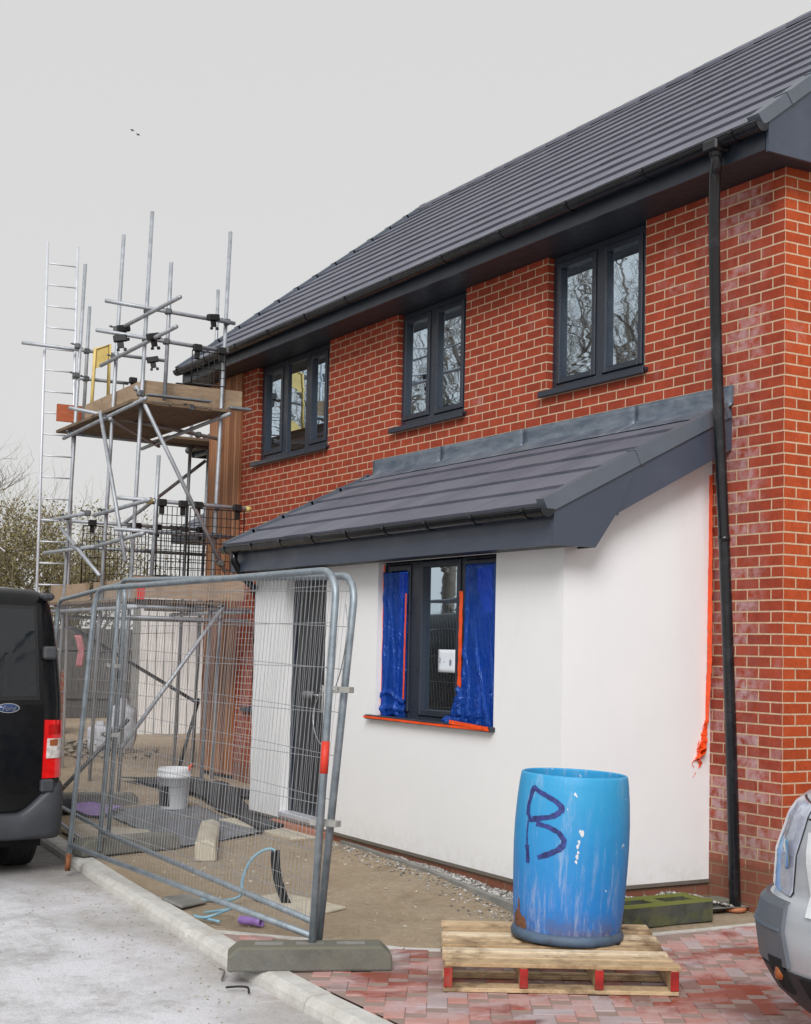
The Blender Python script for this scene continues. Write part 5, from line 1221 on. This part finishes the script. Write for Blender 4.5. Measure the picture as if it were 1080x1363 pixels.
for sg in (-1, 1):
    q = [(-.335, .36), (-.265, .35), (-.265, .49), (-.365, .49)]; q = q if sg < 0 else [(-a, b) for a, b in q][::-1]
    fl = patch(nose, q, .017, 8, 6, 'lamp_recess', M['bottom'], sv)
    c_ = nose(sg*.300, .43, .022); n_ = (c_-nose(sg*.300, .43, 0)).normalized(); m = MB(); m.lathe([(0, .006), (.022, .004), (.027, -.004), (.030, -.02)], (0, 0, 0), 20); mt = Matrix.Translation(c_) @ n_.to_track_quat('Z', 'Y').to_matrix().to_4x4(); m.v = [mt @ v for v in m.v]; m.build('indicator_lamp', M['amber'], fl)
    q = [(-.62, .765), (-.285, .735), (-.262, 1.10), (-.46, 1.125)]; q = q if sg < 0 else [(-a, b) for a, b in q][::-1]
    hl = patch(nose, q, .008, 16, 16, 'headlamp', M['lampglass'], sv)
    q = [(-.626, .762), (-.2825, .7315), (-.2595, 1.1025), (-.464, 1.128)]; q = q if sg < 0 else [(-a, b) for a, b in q][::-1]
    patch(nose, q, .004, 16, 16, 'lamp_seal', M['black'], hl)
    c_ = nose(sg*.34, .90, .010); n_ = (c_-nose(sg*.34, .90, 0)).normalized(); m = MB(); m.lathe([(0, .0), (.05, .003), (.062, .0)], (0, 0, 0), 24); mt = Matrix.Translation(c_) @ n_.to_track_quat('Z', 'Y').to_matrix().to_4x4(); m.v = [mt @ v for v in m.v]; m.build('reflector', M['chrome'], hl)
gr = patch(nose, [(-.155, .68), (.155, .68), (.222, 1.0), (-.222, 1.0)], .012, 30, 8, 'grille_surround', simple('white satin surround', (.62, .64, .67), .3), sv)
for k in range(2): patch(nose, [(-.125-.015*k, .735+.12*k), (.125+.015*k, .735+.12*k), (.15+.015*k, .80+.12*k), (-.15-.015*k, .80+.12*k)], .015, 26, 3, 'grille_slot', M['bottom'], gr)
patch(nose, [(-.255, 1.045), (.255, 1.045), (.255, 1.051), (-.255, 1.051)], .003, 30, 2, 'bonnet_gap', M['bottom'], sv)
patch(nose, [(-.60, 1.34), (.60, 1.34), (.56, 1.85), (-.56, 1.85)], .006, 24, 10, 'windscreen', M['vanglass'], sv)
for yy in (-1.78, 1.2):
    for sg in (-1, 1):
        wl = bpy.data.objects.new('wheel', None); C.objects.link(wl); wl.parent = sv; c_ = V(SC+sg*.79, yy, .31); wl.location = c_-Vector(sv.location)
        w = MB(); w.lathe([(.19, -.09), (.29, -.10), (.305, -.08), (.31, 0), (.305, .08), (.29, .10), (.19, .09)], c_, 36, 'x'); w.build('tyre', M['tyre'], wl)
        w = MB(); w.lathe([(0, .085*sg), (.08, .09*sg), (.17, .06*sg), (.195, .09*sg)], c_, 24, 'x'); w.build('rim', M['galv'], wl)
m = MB(); m.box((SC-.7, -2.2, .14), (SC+.7, 2.0, .23)); m.build('underside', M['bottom'], sv)

# ------------------------------------------------------------------ what stands beyond the site
nh = thing('neighbouring_house', (-13.5, 4.5, 0), 'neighbouring house set back behind the scaffold, dark eaves and canopy just showing', 'house')
m = MB(); m.box((-16., 2.5, -.05), (-10.9, 8.2, 5.0)); m.build('wall', M['brick_lit'], nh)
m = MB(); course_roof(m, -16.2, -10.75, 2.10, 5.02, 5.35, 7.5, 12, .3, .026); course_roof(m, -16.2, -10.75, 8.6, 5.02, 5.35, 7.5, 12, .3, .026, -1); nr_ = m.build('roof', M['tile'], nh)
m = MB(); m.prism([(2.12, 4.86), (2.5, 4.86), (5.35, 7.35), (5.35, 7.55), (2.10, 5.06)], lambda u, v: V(-16.23, u, v), lambda u, v: V(-16.205, u, v)); m.build('bargeboard', M['anthracite'], nh)
m = MB(); m.box((-16.2, 2.14, 4.86), (-10.8, 2.17, 5.02)); m.build('fascia', M['anthracite'], nh)
m = MB(); m.tube([(-16.25, 2.06, 4.98), (-10.8, 2.06, 4.98)], .06, 10); m.build('gutter', M['gutter'], nh)
m = MB(); course_roof(m, -16.15, -11, 1.72, 3.52, 2.5, 4.0, 3, .33, .026); m.build('canopy_roof', M['tile'], nh)
m = MB(); m.box((-16.1, 1.76, 3.36), (-11, 1.79, 3.50)); m.box((-16.13, 1.76, 3.36), (-16.10, 2.5, 3.52)); m.box((-16.09, 1.80, 3.37), (-11, 2.49, 3.40)); m.build('canopy_fascia', M['anthracite'], nh)
ga = thing('white_boundary_wall', (-17.3, 4.2, 0), 'white boarded wall seen through the fence beneath the scaffold deck', 'wall')
m = MB(); m.box((-17.5, 1.62, .06), (-17.2, 6.6, 2.55)); m.build('core', M['edging'], ga)
for i in range(33): m = MB(); m.box((-17.199, 1.66+.15*i, .10), (-17.186, 1.66+.15*i+.128, 2.50)); m.build('board', M['garage'], ga)
m = MB(); m.box((-17.55, 1.57, 2.552), (-17.15, 6.7, 2.61)); m.build('coping', M['soffit'], ga)
m = MB(); m.box((-17.51, 1.63, -.05), (-17.19, 6.6, .058)); m.build('plinth', M['footblock'], ga)
m = MB(); m.bbox((-17.15, -1.2, -.04), (-13.6, 4.2, .035), .01); tag(m.build('path', M['cream'], None), kind='structure')
gf = thing('garden_fence', (-22.6, .5, 0), 'weathered grey board fence behind the stacked blocks beyond the site', 'fence')
for i in range(5):
    y0 = -4.4+1.85*i; m = MB()
    for k in range(12): m.box((-22.6+.012*(k % 2), y0+.07+.148*k, .05), (-22.575+.012*(k % 2), y0+.07+.148*k+.142, 1.95+.012*nz(k, i, 1, 1.3)))
    m.box((-22.56, y0+.06, .5), (-22.52, y0+1.83, .58)); m.box((-22.56, y0+.06, 1.5), (-22.52, y0+1.83, 1.58)); m.build('panel', M['fencewood'], gf)
    m = MB(); m.bbox((-22.66, y0-.05, -.1), (-22.55, y0+.05, 2.05), .01); m.build('post', M['fencewood'], gf)
ow = thing('old_outbuilding', (-28, -.8, 0), 'low old brown brick outbuilding with grey roof behind the board fence', 'outbuilding')
m = MB(); m.box((-30.5, -3.5, -.1), (-26, 1.2, 2.5)); m.build('wall', M['oldbrick'], ow)
m = MB(); m.prism([(-3.7, 2.45), (1.4, 2.45), (1.4, 2.55), (-1.15, 3.3), (-3.7, 2.55)], lambda u, v: V(-30.7, u, v), lambda u, v: V(-25.8, u, v)); m.build('roof', M['edging'], ow)
rb_ = random.Random(21)
def stack(x, y, nx, ny, nz_, label, mat, sz=(.44, .215, .215)):
    s_ = thing('block_stack', (x, y, 0), label, 'block stack', 'stacks of building blocks beyond the scaffold')
    for k in range(nz_):
        m = MB()
        for i in range(nx):
            for j in range(ny):
                if k == nz_-1 and rb_.random() < .4: continue
                m.bbox((x+i*(sz[0]+.006)+rb_.uniform(-.008, .008), y+j*(sz[1]+.006), .10+k*(sz[2]+.003)), (x+i*(sz[0]+.006)+sz[0], y+j*(sz[1]+.006)+sz[1], .10+k*(sz[2]+.003)+sz[2]), .008)
        m.build('block_layer', mat, s_)
    m = MB(); m.bbox((x-.03, y-.03, .0), (x+nx*.446, y+ny*.221, .09), .01); m.build('pallet_base', M['board'], s_)
stack(-16.0, -1.5, 2, 3, 3, 'pale concrete block stack beyond the ladder, low and broken down', M['blocks'])
stack(-18.5, -.6, 2, 5, 5, 'tall brown brick stack in front of the board fence', M['brick_low'], (.44, .215, .215))
def bag(x, y, z, r, h, label, mat, name='rubble_bag', cat='bag'):
    m = MB(); n_ = 18; rs = random.Random(int(x*37+y*91))
    def fn(u, v):
        a = u*2*math.pi; rr_ = r*(1+.12*math.sin(3*a+x)+.1*nz(math.cos(a)*2, math.sin(a)*2, v*3))*(math.sin(min(1, v*1.25+.12)*math.pi/1.6)**.5 if v < .9 else .35)
        return V(x+rr_*math.cos(a), y+rr_*math.sin(a), z+h*v+.02*nz(a, v*4, 3))
    m.grid(fn, 24, 12); o = m.build(name, mat, None, fix=False); tag(o, label, cat); return o
bag(-13.4, .10, .02, .20, .85, 'slumped white woven bag standing between the fence posts beyond the site', M['whitebag'])
bag(-13.0, -.35, .02, .17, .55, 'small white bag on the ground nearest the ladder foot', M['whitebag'])
m = MB(); m.grid(lambda u, v: V(-14.5+.02*nz(u*4, v*5, 1), -.28+.10*u+.05*v*math.sin(v*4), 1.30+.48*v), 6, 10); o = m.build('hanging_cloth', M['pink'], None, fix=False, solid=.006); tag(o, 'faded pink cloth hanging on a line behind the ladder', 'cloth')
m = MB(); m.tube([(-14.5, -2.2, 1.86), (-14.5, -.2, 1.79), (-14.6, 1.3, 1.85)], .004, 4); o = m.build('washing_line', M['black'], None); tag(o, 'thin line strung behind the scaffold carrying a pink cloth', 'line')
m = MB(); rr = random.Random(31)
for i in range(150):
    x, y = rr.gauss(-12.9, .4), rr.gauss(-.75, .4); pebble(m, V(x, y, gz(x, y)+.02+.22*math.exp(-((x+12.9)**2+(y+.75)**2)/.5)*rr.random()), rr.uniform(.02, .07), rr)
tag(m.build('broken_rubble', M['blocks'], None), 'heap of broken block rubble under the scaffold', 'rubble', kind='stuff')

# bare winter trees -----------------------------------------------------
def tree(name, base, h, label, seed, spread=.55, depth=5, leaves=0, lmat='leaf', bark='bark', r0=.18, group='bare winter trees', bushy=False, leafz=(.0, .7), upz=.3):
    t = thing(name, base, label, 'tree' if not bushy else 'shrub', group); rr = random.Random(seed); B = Vector(base)
    m = MB(); c = MB(); tips = []
    def grow(p, d, L, r, k):
        P = [p]; n_ = 4 if k < 3 else 3; q = p.copy(); dd = d.copy()
        for i in range(n_):
            dd = (dd+V(rr.uniform(-1, 1), rr.uniform(-1, 1), rr.uniform(-.8, 1)+upz*.2)*(.14+.05*k)).normalized(); q = q+dd*(L/n_); P.append(q.copy())
        rs = [r*(1-.55*i/n_) for i in range(n_+1)]
        (m if k < 2 else c).tube(P, rs, 6 if k < 2 else 3, False)
        if k >= 2: tips.extend(P)
        if k >= depth: return
        for j in range(rr.choice((3, 4)) if k else rr.choice((6, 7))):
            t_ = rr.uniform(.3, 1) if k else rr.uniform(.28, 1); i_ = min(n_-1, int(t_*n_)); b = P[i_].lerp(P[i_+1], t_*n_-i_)
            a = rr.uniform(0, 6.28); s_ = V(math.cos(a), math.sin(a), rr.uniform(-.1, .6)+upz)
            nd = (dd*(.75 if k else .5)+s_.normalized()*spread*1.5).normalized(); grow(b, nd, L*rr.uniform(.5, .78), r*(.5 if k else .42)*rr.uniform(.8, 1.1), k+1)
    if bushy:
        for s_ in range(9): a = rr.uniform(0, 6.3); grow(B+V(rr.uniform(-.8, .8), rr.uniform(-1.0, 1.0), 0), V(math.cos(a)*.4, math.sin(a)*.5, 1).normalized(), h*.5, r0*.45, 1)
    else: grow(B, V(.03, .02, 1).normalized(), h*.55, r0, 0)
    m.build('trunk', M[bark], t, fix=False) if m.v else None
    c.build('crown', M[bark], t, fix=False)
    if leaves:
        lf = MB()
        tl = [p for p in tips if leafz[0]*h < p.z-B.z < leafz[1]*h] or tips
        for i in range(leaves):
            p = rr.choice(tl)+V(rr.gauss(0, .14), rr.gauss(0, .14), rr.gauss(0, .16)); s_ = rr.uniform(.02, .05)
            a = V(rr.uniform(-1, 1), rr.uniform(-1, 1), rr.uniform(-1, 1)).normalized(); b = a.cross(V(rr.uniform(-1, 1), rr.uniform(-1, 1), rr.uniform(-1, 1))).normalized()
            lf.add([p-a*s_, p+b*s_*.5, p+a*s_, p-b*s_*.5], [(0, 1, 2, 3)])
        lf.build('foliage', M[lmat], t, fix=False)
    return t
t1 = tree('bare_tree', (-31, .3, 0), 7.2, 'tall bare tree at the far left rising behind the black van', 5, .62, 5, 5000, 'leaf', 'bark', .16, leafz=(.2, .5))
t2 = tree('ivy_thicket', (-29, 3.3, 0), 5.1, 'tangled mossy thicket of bare stems behind the ladder foot', 9, .6, 5, 11000, 'leaf', 'barkgreen', .13, bushy=True, leafz=(.05, .8), group='overgrown thickets beyond the site')
t3 = tree('ivy_thicket', (-27.5, 1.2, 0), 6.0, 'olive green overgrown thicket above the roof of the black van', 14, .6, 5, 13000, 'leaf', 'barkgreen', .13, bushy=True, leafz=(.05, .8), group='overgrown thickets beyond the site')
m = MB(); m.tube(smooth([V(-20, -.75, 3.66), V(-20, -.45, 3.56), V(-20, -.33, 3.42), V(-20, -.15, 3.40), V(-20, -.02, 3.32)]), [.012]*25, 5); o = m.build('dangling_cable', M['white'], None); tag(o, 'ragged white cable end strung in front of the thicket at the far left', 'cable')
# trees across the road, mirrored in the window glass
q1 = tree('roadside_tree', (-34, -20, 0), 17, 'bare roadside tree across the road, mirrored in the upstairs windows', 41, .6, 5, 5200, 'leafd', 'bark', .30, group='roadside trees mirrored in the windows', leafz=(.0, .55))
for i, (x, y, a, s_) in enumerate(((-26, -21, 1.2, .9), (-44, -22, 2.6, 1.05), (-55, -20, 4.0, 1.), (-40, -27, 5.1, 1.1), (-20, -23, 3.3, .7))):
    c_ = copy_tree(q1); c_.location = (x, y, 0); c_.rotation_euler = (0, 0, a); c_.scale = (s_, s_, s_)
m = MB(); rr = random.Random(77)
m.box((-75, -19.6, -.1), (-8, -18.6, 1.9))
for i in range(9000):
    x = rr.uniform(-75, -8); y = rr.uniform(-19.9, -18.35); z = rr.uniform(.1, 2.9)+.3*nz(x, 0, 0, .4); s_ = rr.uniform(.08, .2); a = rr.uniform(0, 3.1); m.add([V(x-s_, y, z), V(x, y+s_*math.cos(a), z+s_*.6), V(x+s_, y, z+.02), V(x, y-s_*math.cos(a), z-s_*.6)], [(0, 1, 2, 3)])
o = m.build('roadside_hedge', M['leafd'], None, fix=False); tag(o, 'dark clipped hedge along the far side of the road, mirrored in the ground floor window', 'hedge')

# two small birds in the sky
for c_, lb in ((V(-40, 8.74, 19.19), 'left-hand one of two small birds gliding in the pale sky'), (V(-40, 8.95, 19.08), 'right-hand one of two small birds gliding in the pale sky')):
    m = MB(); a = V(.52, .85, -.45).normalized()*.085; m.tube([c_-V(.08, 0, 0), c_, c_+V(.07, 0, 0)], [.008, .022, .010], 6)
    m.add([c_-a, c_-a*.4+V(.03, 0, .015), c_+V(.03, 0, 0), c_-V(.03, 0, 0)], [(0, 1, 2, 3)]); m.add([c_+a, c_+a*.4+V(.03, 0, .015), c_+V(.03, 0, 0), c_-V(.03, 0, 0)], [(0, 1, 2, 3)])
    o = m.build('bird', M['bird'], None, fix=False, solid=.006); tag(o, lb, 'bird', 'birds in the sky')

# ------------------------------------------------------------------ light, sky, camera
EL, AZ = R(37), math.atan2(-.62, .78)                              # soft sun behind thin cloud, over the road and to the right
w = bpy.data.worlds.new('World'); sc.world = w; w.use_nodes = True; nt = w.node_tree; nt.nodes.clear()
ou = nt.nodes.new('ShaderNodeOutputWorld'); bg = nt.nodes.new('ShaderNodeBackground'); sk = nt.nodes.new('ShaderNodeTexSky'); sk.sky_type = 'NISHITA'; sk.sun_disc = False
sk.sun_elevation = EL; sk.sun_rotation = math.pi/2-AZ; sk.air_density = 1.; sk.dust_density = 3.
hs_ = nt.nodes.new('ShaderNodeHueSaturation'); hs_.inputs['Saturation'].default_value = .25; nt.links.new(sk.outputs[0], hs_.inputs['Color'])
mx = nt.nodes.new('ShaderNodeMixRGB'); mx.inputs[0].default_value = .94; nt.links.new(hs_.outputs[0], mx.inputs[1]); mx.inputs[2].default_value = (4.22, 4.22, 4.18, 1)
nt.links.new(mx.outputs[0], bg.inputs[0]); bg.inputs[1].default_value = .1; nt.links.new(bg.outputs[0], ou.inputs[0])
sd = bpy.data.lights.new('sun', 'SUN'); sd.energy = 1.5; sd.angle = R(28); sd.color = (1., .985, .965); so = bpy.data.objects.new('sun', sd); C.objects.link(so)
dv = V(math.cos(EL)*math.cos(AZ), math.cos(EL)*math.sin(AZ), math.sin(EL)); so.rotation_euler = dv.to_track_quat('Z', 'Y').to_euler(); so.location = (0, -5, 12)
cd = bpy.data.cameras.new('camera'); co = bpy.data.objects.new('camera', cd); C.objects.link(co); sc.camera = co
yaw, pitch, roll = .542593717, .0664296726, .0212284780
f = V(-math.cos(yaw)*math.cos(pitch), math.sin(yaw)*math.cos(pitch), math.sin(pitch)); r = f.cross(V(0, 0, 1)).normalized(); u = r.cross(f)
r2 = r*math.cos(roll)+u*math.sin(roll); u2 = -r*math.sin(roll)+u*math.cos(roll)
mw = Matrix.Identity(4)
for i in range(3): mw[i][0], mw[i][1], mw[i][2] = r2[i], u2[i], -f[i]
mw.translation = (6.92824, -6.80627, 1.70015); co.matrix_world = mw
cd.sensor_fit = 'HORIZONTAL'; cd.sensor_width = 36; cd.lens = 1913.68889/1080*36; cd.shift_x = (540-588.374666)/1080; cd.shift_y = (735.491067-681.5)/1080
cd.clip_start = .05; cd.clip_end = 1000
sc.view_settings.view_transform = 'Standard'; sc.view_settings.look = 'None'; sc.view_settings.exposure = .74; sc.view_settings.gamma = 1
sc.cycles.max_bounces = 8; sc.cycles.glossy_bounces = 4; sc.cycles.use_denoising = True
